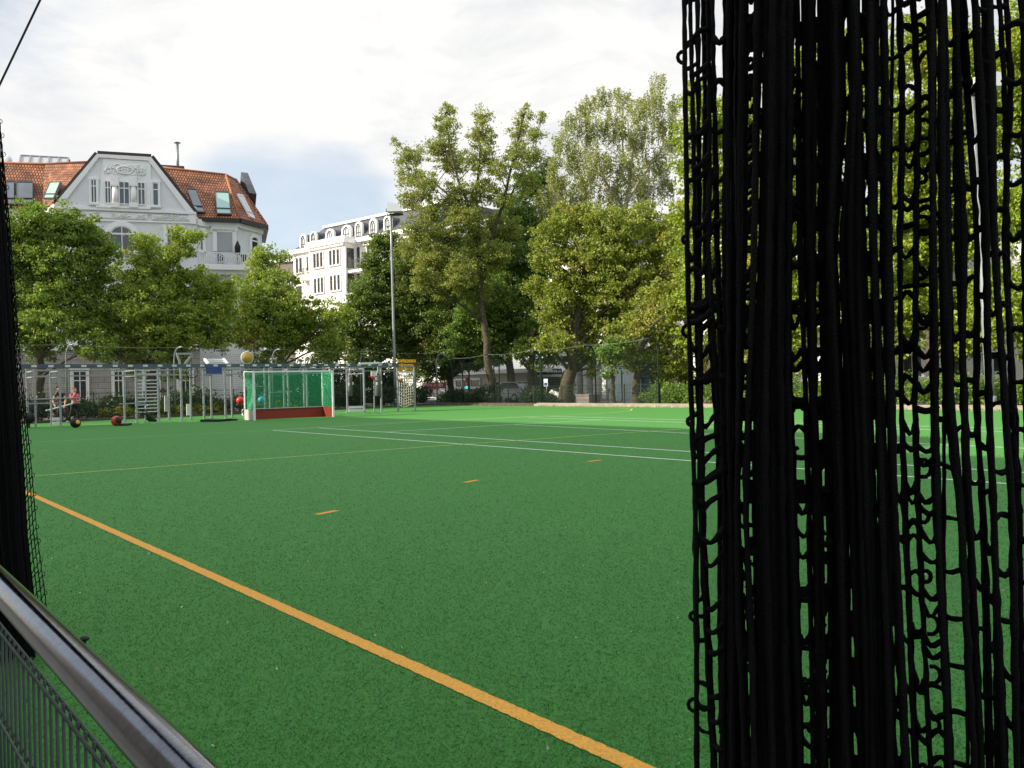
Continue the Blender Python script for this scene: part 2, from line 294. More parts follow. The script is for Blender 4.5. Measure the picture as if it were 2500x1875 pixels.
mark('court_line', [(26.66, 13.1), (10.35, 12.7), (-8, 12.4)], .06, 'line_white')
mark('court_line', [(22.0, 17.8), (13.95, 17.04), (-6, 16.0)], .06, 'line_white')
mark('court_line', [(25.85, 21.66), (17.5, 21.34), (-6, 20.6)], .06, 'line_white')
mark('court_line', [(26.2, 22.93), (18.57, 22.64), (-6, 22)], .06, 'line_white')
mark('court_line', [(26.75, 11.5), (26.9, 17), (26.2, 22.95)], .05, 'line_white', .010)
mark('court_line', [(27.2, 2.3), (26.75, 11.5)], .05, 'line_pale', .010)
mark('court_line', [(22.1, 12.9), (22.0, 16.9), (21.5, 21.45)], .06, 'line_white', .010)
arc = [(27.6, 15.2), (27.3, 18.9), (26.55, 21.4), (26.0, 24.0), (26.1, 26.6), (27.0, 28.7), (28.4, 30.3), (30.0, 31.1), (33.3, 31.25), (38, 31.2), (44, 31.2)]
mark('curved_line', arc, .06, 'line_yellow', .013)
for p, q in (((8.44, 4.10), (8.55, 4.40)), ((9.64, 6.90), (9.74, 7.21)), ((10.52, 10.1), (10.56, 10.45))): mark('dash', [p, q], .085, 'line_orange')
for q in ((754, 1071, 782, 1069), (1010, 1055, 1060, 1052), (1660, 1021, 1668, 1021), (100, 1101, 118, 1100)):
    a_, b_ = G(q[0], q[1]), G(q[2], q[3]); mb = MB(); strip(mb, [a_, b_], .05, .004); mb.build('dash', M['line_pale'], field)
def sheet(name, pts, m, z):
    mb = MB(); mb.add([ab(p[0], p[1], z) for p in pts], [tuple(range(len(pts)))]); o = mb.build(name, M[m]); 
    if o.data.polygons[0].normal.z < 0: o.data.flip_normals()
    return tag(o, kind='structure')
sheet('road', [(-80, 39.5), (-80, 46.5), (140, 46.5), (140, 39.5)], 'asphalt', -.02)
sheet('road', [(56.5, -60), (56.5, 39.4), (63, 39.4), (63, -60)], 'asphalt', -.02)
sheet('pavement', [(-80, 46.6), (-80, 52), (140, 52), (140, 46.6)], 'paving', -.016)
sheet('pavement', [(-14, -6), (-14, 0.0), (56, 0.0), (56, -6)], 'paving', -.012)
# kerbs round the pitch
mb = MB(); mb.bar(ab(-14, B1 + .12, .06), ab(38.6, B1 + .12, .06), .20, .14); mb.bar(ab(-14, B1 + .42, .085), ab(38.6, B1 + .42, .085), .36, .19); tag(mb.build('kerb', M['kerb']), kind='structure')
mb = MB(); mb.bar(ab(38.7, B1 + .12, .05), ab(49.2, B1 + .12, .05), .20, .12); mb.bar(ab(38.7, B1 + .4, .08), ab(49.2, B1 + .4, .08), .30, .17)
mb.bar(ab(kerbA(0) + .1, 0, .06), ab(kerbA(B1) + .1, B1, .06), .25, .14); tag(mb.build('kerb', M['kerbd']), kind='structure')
# ================================================================== the building behind the camera whose shadow lies on the pitch
def houseblock(name, label, a0, a1, b0, b1, h, m, rows, cols):
    r = empty(name, ab(a1, (b0 + b1) / 2), label, 'building')
    mb = MB(); mb.box(ab((a0 + a1) / 2, (b0 + b1) / 2, h / 2), (a1 - a0, b1 - b0, h), AV, BV, V(0, 0, 1)); mb.build('wall', M[m], r)
    mb = MB(); mb.box(ab((a0 + a1) / 2, (b0 + b1) / 2, h + .12), (a1 - a0 + .5, b1 - b0 + .5, .24), AV, BV, V(0, 0, 1)); mb.build('roof', M['slate'], r)
    for i in range(rows):
        for j in range(cols):
            a = a0 + (a1 - a0) * (j + .5) / cols; z = 2.2 + (h - 2.6) * i / rows
            mb = MB(); mb.box(ab(a, b1 + .02, z), (1.2, .08, 1.7), AV, BV, V(0, 0, 1)); w = mb.build('window', M['white'], r)
            mb = MB(); mb.box(ab(a, b1 + .04, z), (1.0, .06, 1.5), AV, BV, V(0, 0, 1)); mb.build('pane', M['glass'], w)
tanE = math.tan(SUN_EL); HB = 17.; da = (-TOSUN @ AV) / math.cos(SUN_EL); db = (-TOSUN @ BV) / math.cos(SUN_EL)
Lsh = (HB + .2) / tanE
houseblock('apartment_house', 'long rendered apartment house on the near side of the pitch, shading it', 8.0 - da * Lsh, 35.3 - da * Lsh, 18.4 - db * Lsh - 20, 18.4 - db * Lsh, HB, 'beige', 4, 8)
HB2 = 15.2; L2 = (HB2 + .2) / tanE
houseblock('apartment_house', 'lower end block of the apartment house on the near side of the pitch', -45, 7.9 - da * Lsh, 18.4 - db * Lsh - 20, 14.4 - db * L2, HB2, 'beige', 4, 14)
# ================================================================== building helpers
class Frame:
    """a facade: origin, direction to the right along the wall; w is depth behind the wall plane"""
    def __init__(s, px, Z, ang):
        s.u = V(math.sin(ang), math.cos(ang), 0); s.w = V(-s.u[1], s.u[0], 0); s.O = at(px, 900, Z); s.O[2] = 0
    def P(s, px, py, w=0.): return hit(px, py, s.O + s.w * w, s.w)
    def uz(s, px, py, w=0.):
        p = s.P(px, py, w); return (p - s.O) @ s.u, p[2]
    def pt(s, u, w, z): return s.O + s.u * u + s.w * w + V(0, 0, z)
    def box(s, mb, u0, u1, z0, z1, w0, w1): return mb.box(s.pt((u0 + u1) / 2, (w0 + w1) / 2, (z0 + z1) / 2), (abs(u1 - u0), abs(w1 - w0), abs(z1 - z0)), s.u, s.w, V(0, 0, 1))
    def slab(s, mb, uz, w0, w1):
        """outline in the wall plane (u,z), from depth w0 (front) back to w1"""
        mb.poly([s.pt(u, w0, z) for u, z in uz], w1 - w0, -s.w)
        return mb
def window(fr, par, u0, u1, z0, z1, w=0., mull=1, trans=.3, fm='white', gm='glass', surround=.0, sm='stucco_w', arch=False, fw=.07):
    """frame, bars and pane; w is the wall plane they sit on; negative is towards the street"""
    mb = MB()
    if arch:
        r = (u1 - u0) / 2; uc = (u0 + u1) / 2; zs = z1 - r * .75
        top = [(uc + r * math.cos(t), zs + r * .75 * math.sin(t)) for t in np.linspace(0, math.pi, 13)]
    if surround:
        if arch:
            R2 = r + surround; inn = [(u0, z0)] + top[::-1] + [(u1, z0)]; ou = [(u0 - surround, z0)] + [(uc + R2 * math.cos(t), zs + (r * .75 + surround) * math.sin(t)) for t in np.linspace(math.pi, 0, 13)] + [(u1 + surround, z0)]
            for i in range(len(inn) - 1): fr.slab(mb, [inn[i], inn[i + 1], ou[i + 1], ou[i]], w - .14, w)
        else:
            for q in ((u0 - surround, u0, z0, z1), (u1, u1 + surround, z0, z1), (u0 - surround * 1.3, u1 + surround * 1.3, z1, z1 + surround * 1.2)): fr.box(mb, *q, w - .14, w)
        fr.box(mb, u0 - surround * 1.3, u1 + surround * 1.3, z0 - .14, z0, w - .22, w)
        mb.mi = 1
    q = .05
    if arch:
        o2 = top[::-1]; c = (uc, zs)
        for i in range(len(o2) - 1):
            s_ = lambda p: (c[0] + (p[0] - c[0]) * .88, c[1] + (p[1] - c[1]) * .86)
            fr.slab(mb, [o2[i], o2[i + 1], s_(o2[i + 1]), s_(o2[i])], w - .1, w - .02)
        zt = zs
        fr.box(mb, u0, u1, zt - .06, zt + .06, w - .098, w - .02)
    else:
        zt = z1 - (z1 - z0) * trans; fr.box(mb, u0, u1, z1 - fw, z1, w - .1, w - .02)
        if trans: fr.box(mb, u0 + fw, u1 - fw, zt - .035, zt + .035, w - .096, w - .02)
    fr.box(mb, u0, u0 + fw, z0, zt if arch else z1 - fw, w - .1, w - .02); fr.box(mb, u1 - fw, u1, z0, zt if arch else z1 - fw, w - .1, w - .02); fr.box(mb, u0 + fw, u1 - fw, z0, z0 + fw, w - .1, w - .02)
    for k in range(mull):
        um = u0 + (u1 - u0) * (k + 1) / (mull + 1); fr.box(mb, um - .03, um + .03, z0 + fw, (z1 - .08 if arch else z1 - fw), w - .094, w - .02)
    wd = mb.build('window', [M[sm], M[fm]] if surround else [M[fm]], par)
    mb = MB()
    if arch: fr.slab(mb, [(u0, z0), (u1, z0)] + top, w - .05, w - .003)
    else: fr.box(mb, u0 + .01, u1 - .01, z0 + .01, z1 - .01, w - .05, w - .003)
    mb.build('pane', M[gm], wd); return wd
def railing(fr, par, u0, u1, z0, z1, w, n, m='white', r=.022, scroll=False):
    mb = MB(); fr.box(mb, u0, u1, z1 - .05, z1, w - .03, w + .03); fr.box(mb, u0, u1, z0, z0 + .05, w - .03, w + .03)
    for k in range(n + 1):
        u = u0 + (u1 - u0) * k / n; fr.box(mb, u - r, u + r, z0 + .05, z1 - .05, w - r, w + r)
    if scroll:
        for k in range(3):
            uc = u0 + (u1 - u0) * (k + .75) / 3.5; zc = (z0 + z1) / 2
            for rr in (.34, .2): mb.tube([fr.pt(uc + rr * math.cos(t), w - .04, zc + rr * math.sin(t)) for t in np.linspace(0, 6.28, 14)], .03, 4, False)
    return mb.build('railing', M[m], par)
# ================================================================== house with the gable
H = Frame(300, 64, math.radians(72))
hx = lambda x: x / 3.318; hy = lambda y: 340 + y / 3.318
def hp(x, y, w=0.): return H.uz(hx(x), hy(y), w)
def h3(x, y, w=0.): return H.P(hx(x), hy(y), w)
house = empty('gabled_house', H.pt(0, 0, 0), 'grey and white town house with an orange tiled roof and a broad stucco gable', 'house')
uL = hp(440, 560)[0]; uR = hp(1590, 620)[0]
gab = [(uL, 0), (uR, 0), (uR, hp(1590, 612)[1]), hp(1225, 148), hp(788, 122), (uL, hp(450, 535)[1])]
mb = MB(); H.slab(mb, gab, 0, .6); mb.build('wall', M['stucco_g'], house)
# body behind and the canted right-hand bay
ubr = hp(1690, 640, .9)[0]; ubr2 = hp(1930, 650, .9)[0]; ue = hp(2120, 700, 3.2)[0]; zE = hp(1690, 645, .9)[1]
plan = [(uR, .3), (ubr, .9), (ubr2, .9), (ue, 3.2), (ue + .1, 12), (uR, 12)]
mb = MB(); mb.poly([H.pt(u, w, zE) for u, w in plan], zE - .0, V(0, 0, 1)); mb.build('wall', M['stucco_g'], house)
ulw = hp(-150, 500, 4)[0]; uf = hp(345, 500, 4)[0]; zL = hp(200, 560, 4)[1]
plan = [(ulw, 4), (uf, 4), (uL + .3, .6), (uR, .6), (uR, 12), (ulw, 12)]
mb = MB(); mb.poly([H.pt(u, w, zL) for u, w in plan], zL, V(0, 0, 1)); mb.build('wall', M['stucco_g'], house)
# roofs: steep tiled slopes
def slope(pts, thick=.18):
    mb = MB(); mb.poly(pts, thick); return mb.build('roof', M['tiles'], house)
def facing(pts):
    n = np.cross(pts[1] - pts[0], pts[2] - pts[0]); return pts if n @ (EY - pts[0]) > 0 else pts[::-1]
ov = .35
eR = [H.pt(uR - .25, .3 - ov, zE), H.pt(ubr, .9 - ov, zE), H.pt(ubr2 + .1, .9 - ov, zE), H.pt(ue + ov, 3.0, zE)]
tA, tB, tC = h3(1290, 226, 4.2), h3(1828, 287, 4.6), h3(1895, 322, 6.2)
tC2 = h3(1905, 330, 9); eC2 = H.pt(ue + ov, 10, zE)
eR[0] = H.pt(uR - .3, .9 - ov, zE); slope(facing([eR[0], eR[2], tB, tA])); slope(facing([eR[2], eR[3], tB])); slope(facing([eR[3], eC2, tC2, tC])); slope(facing([eR[3], tC, tB]))
eL = [H.pt(ulw, 3.7, zL), H.pt(uf, 3.7, zL), H.pt(uL + .55, .45, zL)]
tL0, tL1, tL2 = h3(-150, 187, 7), h3(365, 200, 7), h3(735, 184, 4.2)
slope(facing([eL[0], eL[1], tL1, tL0])); slope(facing([eL[1], eL[2], tL2, tL1]))
mb = MB(); mb.poly(facing([tL0, tL1, tL2, tA, tB, tC, tC2, H.pt(ue - 3, 12, tB[2]), H.pt(ulw, 12, tL0[2])][::-1]) if False else [H.pt(ulw, 6.9, tL0[2] - .05), H.pt(uf, 6.9, tL0[2] - .05), H.pt(uL + 2.5, 4.3, tL0[2] - .05), H.pt(uR - 1, 4.5, tL0[2] - .05), H.pt(uR - 1, 12, tL0[2] - .05), H.pt(ulw, 12, tL0[2] - .05)], .3, V(0, 0, 1)); mb.build('flat_roof', M['slate'], house)
# gable roof behind the gable wall: two steep flanks and a small flat
gt = [np.array(p) for p in (gab[2], gab[3], gab[4], gab[5])]
for i in range(3):
    p, q = gt[i], gt[i + 1]; slope(facing([H.pt(p[0], .15, p[1]), H.pt(q[0], .15, q[1]), H.pt(q[0], 6, q[1]), H.pt(p[0], 6, p[1])]) if False else [H.pt(p[0], .1, p[1] + .02), H.pt(q[0], .1, q[1] + .02), H.pt(q[0], 6, q[1] + .02), H.pt(p[0], 6, p[1] + .02)], -.14)
mb = MB()
for i in range(3):
    p, q = gt[i], gt[i + 1]; mb.bar(H.pt(p[0], .08, p[1] + .08), H.pt(q[0], .08, q[1] + .08), .4, .07, H.w)
mb.build('flashing', M['flash'], house)
mb = MB()
for i in range(3): mb.bar(eR[i] - V(0, 0, .12), eR[i + 1] - V(0, 0, .12), .35, .3)
mb.bar(eR[3] - V(0, 0, .12), eC2 - V(0, 0, .12), .35, .3)
mb.build('gutter', M['flash'], house)
for q_ in ([eR[2], tB], [tA, tB, tC], [tL0, tL1, tL2]): mb = MB(); mb.tube(q_, .1, 6); mb.build('ridge', M['ridge'], house)
# gable trim
def inset(p, q, d):
    p, q = np.array(p), np.array(q); t = (q - p) / np.linalg.norm(q - p); n = np.array([-t[1], t[0]]); return p + n * d, q + n * d
mb = MB(); tw = .95
pr = [gab[2], gab[3], gab[4], gab[5]]
ins = [hp(1530, 612), hp(1205, 178), hp(803, 150), hp(510, 530)]
for i in range(3): H.slab(mb, [pr[i], pr[i + 1], ins[i + 1], ins[i]], -.16, 0)
H.slab(mb, [hp(835, 150 + 8), hp(1222, 182), hp(1222, 560), hp(800, 540)], -.08, 0)          # central panel
H.slab(mb, [hp(440, 541), hp(1590, 592), hp(1590, 612), hp(440, 561)], -.2, 0)
H.slab(mb, [hp(780, 540), hp(1220, 556), hp(1220, 572), hp(780, 556)], -.26, -.0)
H.slab(mb, [hp(440, 640), hp(1535, 672), hp(1535, 684), hp(440, 652)], -.12, 0)
H.slab(mb, [hp(1530, 600), hp(1590, 612), hp(1590, 690), hp(1535, 684)], -.15, 0)
mb.build('trim', M['stucco_w'], house)
mb = MB(); H.slab(mb, [hp(845, 200), hp(1182, 220), hp(1182, 292), hp(845, 276)], -.13, -.08)

rr = random.Random(3)
for k in range(34):
    x = rr.uniform(865, 1160); y = 248 + (x - 1010) * .05 + rr.uniform(-26, 26); u, z = hp(x, y); ph = rr.uniform(0, 6)
    mb.tube([H.pt(u + (.10 + .03 * t) * math.cos(t + ph), -.15, z + .16 * math.sin(t + ph)) for t in np.linspace(0, 4, 8)], .045, 5)
u, z = hp(1013, 254); mb.tube([H.pt(u + .55 * math.cos(t), -.16, z + .28 * math.sin(t)) for t in np.linspace(0, 6.29, 20)], .06, 6, False)
for k in (-.2, 0, .2): mb.bar(H.pt(u + k, -.16, z - .2), H.pt(u + k, -.16, z + .2), .07)
mb.build('relief', M['relief'], house)
FM = [MB(), MB(), MB()]
H.slab(FM[0], [hp(812, 592), hp(1195, 606), hp(1195, 650), hp(812, 636)], -.1, 0); H.slab(FM[1], [hp(1230, 610), hp(1532, 622), hp(1532, 662), hp(1230, 652)], -.1, 0); H.slab(FM[2], [hp(690, 588), hp(780, 592), hp(780, 632), hp(690, 628)], -.1, 0)
for k in range(40):
    x = rr.choice((rr.uniform(830, 1180), rr.uniform(1245, 1520))); y = 620 + (x - 1000) * .035 + rr.uniform(-10, 10); u, z = hp(x, y); ph = rr.uniform(0, 6)
    FM[0 if x < 1210 else 1].tube([H.pt(u + .16 * math.cos(t + ph), -.12, z + .09 * math.sin(t + ph)) for t in np.linspace(0, 3.6, 7)], .04, 5)
for mb in FM: mb.build('frieze_panel', M['relief'], house)
for x in (935, 1085):                                    # two stubby columns between the gable windows
    u, z0 = hp(x, 520); z1 = hp(x, 385)[1]; mb = MB(); mb.tube([H.pt(u, -.1, z0), H.pt(u, -.1, (z0 + z1) / 2), H.pt(u, -.1, z1)], [.23, .22, .19], 12); H.box(mb, u - .3, u + .3, z0 - .35, z0, -.34, -.081); H.box(mb, u - .28, u + .28, z1, z1 + .22, -.32, -.081); H.box(mb, u - .26, u + .26, z1 + .22, z1 + .75, -.30, -.081)
    mb.build('column', M['stucco_w'], house)
def win_px(x0, y0, x1, y1, w=0., par=None, **k):
    a, b = hp(x0, y0, w), hp(x1, y1, w); return window(H, par or house, a[0], b[0], b[1], a[1], w, **k)
win_px(733, 325, 790, 520, -.01, mull=1, trans=.28, surround=.1); win_px(845, 335, 905, 525, -.081, mull=1, trans=.3); win_px(960, 340, 1055, 532, -.081, mull=1, trans=.3); win_px(1112, 347, 1182, 536, -.081, mull=1, trans=.3); win_px(1233, 352, 1290, 542, -.01, mull=0, trans=.3, surround=.1)
win_px(893, 700, 1085, 915, 0, arch=True, mull=1, surround=.36)
win_px(1348, 722, 1470, 930, 0, mull=1, trans=.25, surround=.2)
win_px(893, 1180, 1085, 1420, 0, mull=1, trans=.25, surround=.25); win_px(1348, 1180, 1470, 1420, 0, mull=1, trans=.25, surround=.25); win_px(640, 720, 780, 930, 0, mull=1, trans=.25, surround=.2); win_px(640, 1180, 780, 1420, 0, mull=1, trans=.25, surround=.25)
for (x0, x1) in ((178, 214), (278, 302), (352, 388), (436, 470)):                                         # ground floor, seen under the trees
    a, b = H.uz(x0, 906), H.uz(x1, 974); window(H, house, a[0], b[0], b[1], a[1], -.061, mull=1, trans=.34, surround=.16, gm='glass_d')
mb = MB(); H.box(mb, uL - 8, uR + .05, 0, 4.5, -.06, -.003); mb.build('ground_floor', M['shaded_stone'], house); mb = MB(); H.box(mb, uL - 8, uR + .1, 4.5, 4.75, -.2, 0); mb.build('string_course', M['stucco_w'], house)  # stone courses; their darker tone stands in for tree shade on the wall
# bay facade: its own frame on the middle face and on the canted faces
win_px(1606, 740, 1650, 905, .55, mull=0, trans=.25, surround=.14, gm='glass_d')
a, b = hp(1757, 742, .9), hp(1885, 912, .9)
mb = MB(); H.box(mb, a[0], b[0], b[1], a[1], .84, .9)
for k in range(22): z = b[1] + (a[1] - b[1]) * k / 22; H.box(mb, a[0] + .02, b[0] - .02, z, z + .03, .81, .84)
mb.build('roller_shutter', M['blind'], house)
mb = MB()
for q in ((a[0] - .32, a[0], b[1], a[1]), (b[0], b[0] + .32, b[1], a[1]), (a[0] - .42, b[0] + .42, a[1], a[1] + .4)): H.box(mb, *q, .74, .9)
z1 = zE - .15; H.box(mb, ubr - .1, ubr2 + .1, z1 - .42, z1, .72, .9); H.box(mb, ubr + .1, ubr2 - .1, z1 - .9, z1 - .62, .8, .9)
for k in range(14): u = ubr + .3 + (ubr2 - ubr - .6) * k / 13; H.box(mb, u - .07, u + .07, z1 - .84, z1 - .66, .74, .8)
p, q = H.pt(ubr2, .9, 0), H.pt(ue, 3.2, 0); t = unit(q - p); n = V(t[1], -t[0], 0); mb.bar(p + n * .06 + V(0, 0, z1 - .25), q + n * .06 + V(0, 0, z1 - .25), .18, .5); p2 = H.pt(uR, .3, 0); q2 = H.pt(ubr, .9, 0); t2 = unit(q2 - p2); n2_ = V(t2[1], -t2[0], 0); mb.bar(p2 + n2_ * .06 + V(0, 0, z1 - .25), q2 + n2_ * .06 + V(0, 0, z1 - .25), .18, .5)
mb.build('trim', M['stucco_w'], house)
class Sub(Frame):
    def __init__(s, O, u): s.O = np.array(O, float); s.u = unit(u); s.w = V(-s.u[1], s.u[0], 0)
bayR = Sub(p, t); wl = np.linalg.norm(q - p); za, zb = hp(2050, 790, 2.2)[1], hp(2050, 965, 2.2)[1]
window(bayR, house, wl * .5, wl * .5 + .85, zb, za, 0, arch=True, mull=0, surround=.25, gm='glass_d')
# balcony on the bay
zb0 = hp(1800, 1022, 0)[1]; u0, u1 = hp(1622, 1000, 0)[0], hp(1998, 1000, 0)[0]
mb = MB(); H.box(mb, u0 - .15, u1 + .15, zb0 - .35, zb0, -.25, .9); H.box(mb, u0 + .1, u1 - .1, zb0 - .65, zb0 - .35, .1, .9); balc = mb.build('balcony', M['stucco_w'], house)
zt = hp(1800, 920, 0)[1]; railing(H, balc, u0, u1, zb0, zt, -.18, 22, scroll=True)
mb = MB(); ub = hp(1840, 1150, .9)[0]; zq = hp(1840, 1160, .9)[1]
for k, (w_, h_) in enumerate(((1.5, .45), (.9, .45), (.4, .4))): H.box(mb, ub - w_ / 2, ub + w_ / 2, zq + k * .42 - .4, zq + k * .42 + h_ - .4, .82, .9)
mb.build('trim', M['stucco_w'], house)
# skylights in the roof slopes
def skylight(px4, eave, top, gm, fm='frame_d', split=.22, lift=.2):
    n = unit(np.cross(eave[1] - eave[0], top - eave[0])); n = n if n @ (EY - eave[0]) > 0 else -n
    c = [hit(hx(x), hy(y), eave[0] + n * lift, n) for x, y in px4]
    mb = MB(); cc_ = sum(c) / 4; o = [p + (p - cc_) * .1 for p in c]
    for i in range(4): mb.poly([c[i], c[(i + 1) % 4], o[(i + 1) % 4], o[i]], .16, n)
    k0 = c[3] + (c[0] - c[3]) * split; k1 = c[2] + (c[1] - c[2]) * split; mb.bar(k0, k1, .07, .07, n)
    w = mb.build('skylight', M[fm], house); mb = MB(); mb.poly([p - n * .04 for p in c], .05, n); mb.build('pane', M[gm], w); return w
skylight([(1515, 400), (1585, 405), (1655, 582), (1585, 578)], [eR[0], eR[2]], tB, 'glass'); skylight([(1745, 425), (1850, 430), (1868, 598), (1760, 594)], [eR[0], eR[2]], tB, 'glass_g'); skylight([(1932, 448), (1972, 458), (2062, 632), (2025, 615)], [eR[2], eR[3]], tB, 'blind', 'white')
skylight([(402, 348), (482, 345), (430, 470), (352, 470)], [eL[1], eL[2]], tL2, 'glass_g', lift=.75); skylight([(52, 342), (112, 342), (112, 515), (60, 515)], [eL[0], eL[1]], tL1, 'glass'); skylight([(136, 344), (262, 346), (260, 515), (136, 515)], [eL[0], eL[1]], tL1, 'glass')
# roof furniture
mb = MB(); c = h3(1440, 238, 6); mb.tube([c - V(0, 0, .5), c + V(0, 0, 2.0)], .12, 10); mb.tube([c + V(0, 0, 2.1), c + V(0, 0, 2.16), c + V(0, 0, 2.22)], [.27, .27, .08], 12); mb.bar(c + V(0, 0, 1.9), c + V(0, 0, 2.12), .05); mb.build('flue', M['steel'], house)
mb = MB(); p0 = h3(180, 196, 9); p1 = h3(560, 190, 9); u0 = (p0 - H.O) @ H.u; u1 = (p1 - H.O) @ H.u; zz = p0[2] - .2
pr2 = [(7.8, zz - .3), (8.6, zz + .75), (9.4, zz + .65), (9.8, zz - .3)]
for k in range(6):
    u = u0 + (u1 - u0) * k / 5; 
    for i in range(3): mb.bar(H.pt(u, *pr2[i]), H.pt(u, *pr2[i + 1]), .12, .12, H.u)
mb.bar(H.pt(u0, *pr2[1]), H.pt(u1, *pr2[1]), .12); rl = mb.build('roof_light', M['steel'], house)
mb = MB(); mb.poly(facing([H.pt(u0, *pr2[0]), H.pt(u1, *pr2[0]), H.pt(u1, *pr2[1]), H.pt(u0, *pr2[1])]), .03); mb.poly([H.pt(u0, *q_) for q_ in pr2], .03); mb.build('pane', M['blind'], rl)
mb = MB(); c = h3(50, 178, 8.5); mb.sphere(c, .5, 10, (1, .35, 1)); mb.tube([c - V(0, 0, 1), c], .05); mb.build('dish', M['plate'], house)
mb = MB(); c0, c1 = h3(1950, 370, 7), h3(2035, 530, 7); mb.poly([h3(1945, 362, 8), h3(2000, 368, 8), h3(2070, 540, 6), h3(2010, 530, 6)], 1.2); mb.build('dormer', M['slate'], house)
# things on the balcony
u, z = hp(1925, 910, .3); pr_ = empty('parasol', H.pt(u, .3, zb0), 'closed black parasol standing on the house balcony', 'parasol'); mb = MB(); zt2 = hp(1925, 822, .3)[1]
mb.tube([H.pt(u, .3, zb0 + .9), H.pt(u, .3, zb0 + 1.5), H.pt(u, .3, zt2 - .1), H.pt(u, .3, zt2)], [.2, .24, .08, .02], 8); mb.build('canopy', M['black'], pr_); mb = MB(); mb.tube([H.pt(u, .3, zb0), H.pt(u, .3, zt2)], .03, 6); mb.build('pole', M['darkgrey'], pr_); mb = MB(); mb.tube([H.pt(u, .3, zb0 + .001), H.pt(u, .3, zb0 + .09)], .25, 12); mb.build('base', M['darkgrey'], pr_)
for k, (xx, lb) in enumerate(((1785, 'dark balcony chair behind the scrollwork railing, away from the parasol'), (1970, 'dark balcony chair behind the railing, right beside the closed parasol'))):
    u = hp(xx, 960, .3)[0]; ch = empty('balcony_chair', H.pt(u, .4, zb0), lb, 'chair', 'chairs on the house balcony')
    mb = MB(); H.box(mb, u - .24, u + .24, zb0 + .42, zb0 + .47, .2, .65); mb.build('seat', M['darkgrey'], ch); mb = MB(); H.box(mb, u - .24, u + .24, zb0 + .5, zb0 + .98, .62, .66); mb.build('backrest', M['darkgrey'], ch)
    for i in (-.21, .21):
        for j in (.23, .62): mb = MB(); H.box(mb, u + i - .02, u + i + .02, zb0, zb0 + .42, j - .02, j + .02); mb.build('leg', M['darkgrey'], ch)
# ================================================================== white corner building with round-headed dormers
K = Frame(840, 105, math.radians(130))
kx = lambda x: 600 + x / 5.267; ky = lambda y: 480 + y / 5.267
def kp(x, y, w=0.): return K.uz(kx(x), ky(y), w)
white = empty('white_apartment_building', K.pt(0, 0, 0), 'bright white apartment building with a row of round headed dormers in a slate mansard', 'apartment building')
u0 = kp(612, 735)[0]; u1 = kp(810, 690)[0]; u2 = kp(1360, 590)[0]; u3 = K.uz(1066, 600)[0]
zc = (kp(612, 735)[1] + kp(1400, 585)[1]) / 2
mb = MB(); K.box(mb, u0, u3, 0, zc, 0, 12); mb.build('wall', M['stucco_s'], white)
pw = -1.8; ub0 = kp(815, 690, pw)[0]; ub1 = kp(1275, 590, pw)[0]; zp = (kp(820, 603, pw)[1] + kp(1255, 492, pw)[1]) / 2; zd = (kp(810, 678, pw)[1] + kp(1255, 595, pw)[1]) / 2
mb = MB(); K.box(mb, ub0, ub1, 0, zp, pw, -.002); mb.build('bay', M['stucco_s'], white)
mb = MB(); K.box(mb, u0 - .3, ub0 - .4, zc - .15, zc + .35, -.5, 0); mb.build('cornice', M['stucco_s'], white); mb = MB(); K.box(mb, ub1 + .4, u3, zc - .15, zc + .35, -.5, 0); mb.build('cornice', M['stucco_s'], white); mb = MB(); K.box(mb, ub0 - .35, ub1 + .35, zd, zd + .5, pw - .45, pw); K.box(mb, ub1, ub1 + .35, zd, zd + .5, pw, -.5)
K.box(mb, ub0 - .2, ub1 + .2, zp - .3, zp, pw - .25, pw)
for k in range(11): u = ub0 + (ub1 - ub0) * (k + .5) / 11; K.box(mb, u - .25, u + .25, zd - .3, zd, pw - .3, pw)
mb.build('cornice', M['stucco_s'], white); mb = MB(); K.box(mb, u0, ub0, zc - 3.3 - 1, zc - 3.1 - 1, -.1, 0); mb.build('string_course', M['stucco_s'], white)
zr = (kp(750, 465, 3.2)[1] + kp(1800, 255, 3.2)[1]) / 2
mb = MB(); mb.poly([K.pt(u0, -.1, zc + .36), K.pt(u3, -.1, zc + .36), K.pt(u3, 3.0, zr), K.pt(u0 + 2.6, 3.0, zr)], .4); mb.poly([K.pt(u0, 12, zc + .36), K.pt(u0, -.1, zc + .36), K.pt(u0 + 2.6, 3., zr), K.pt(u0 + 2.6, 12, zr)], .4); K.box(mb, u0 + 2.8, u3, zr - .4, zr, 3.2, 12); mb.build('roof', M['slate'], white)
mb = MB(); K.box(mb, u0 + 2.5, u3, zr, zr + .3, 2.8, 3.4); mb.build('coping', M['stucco_s'], white)
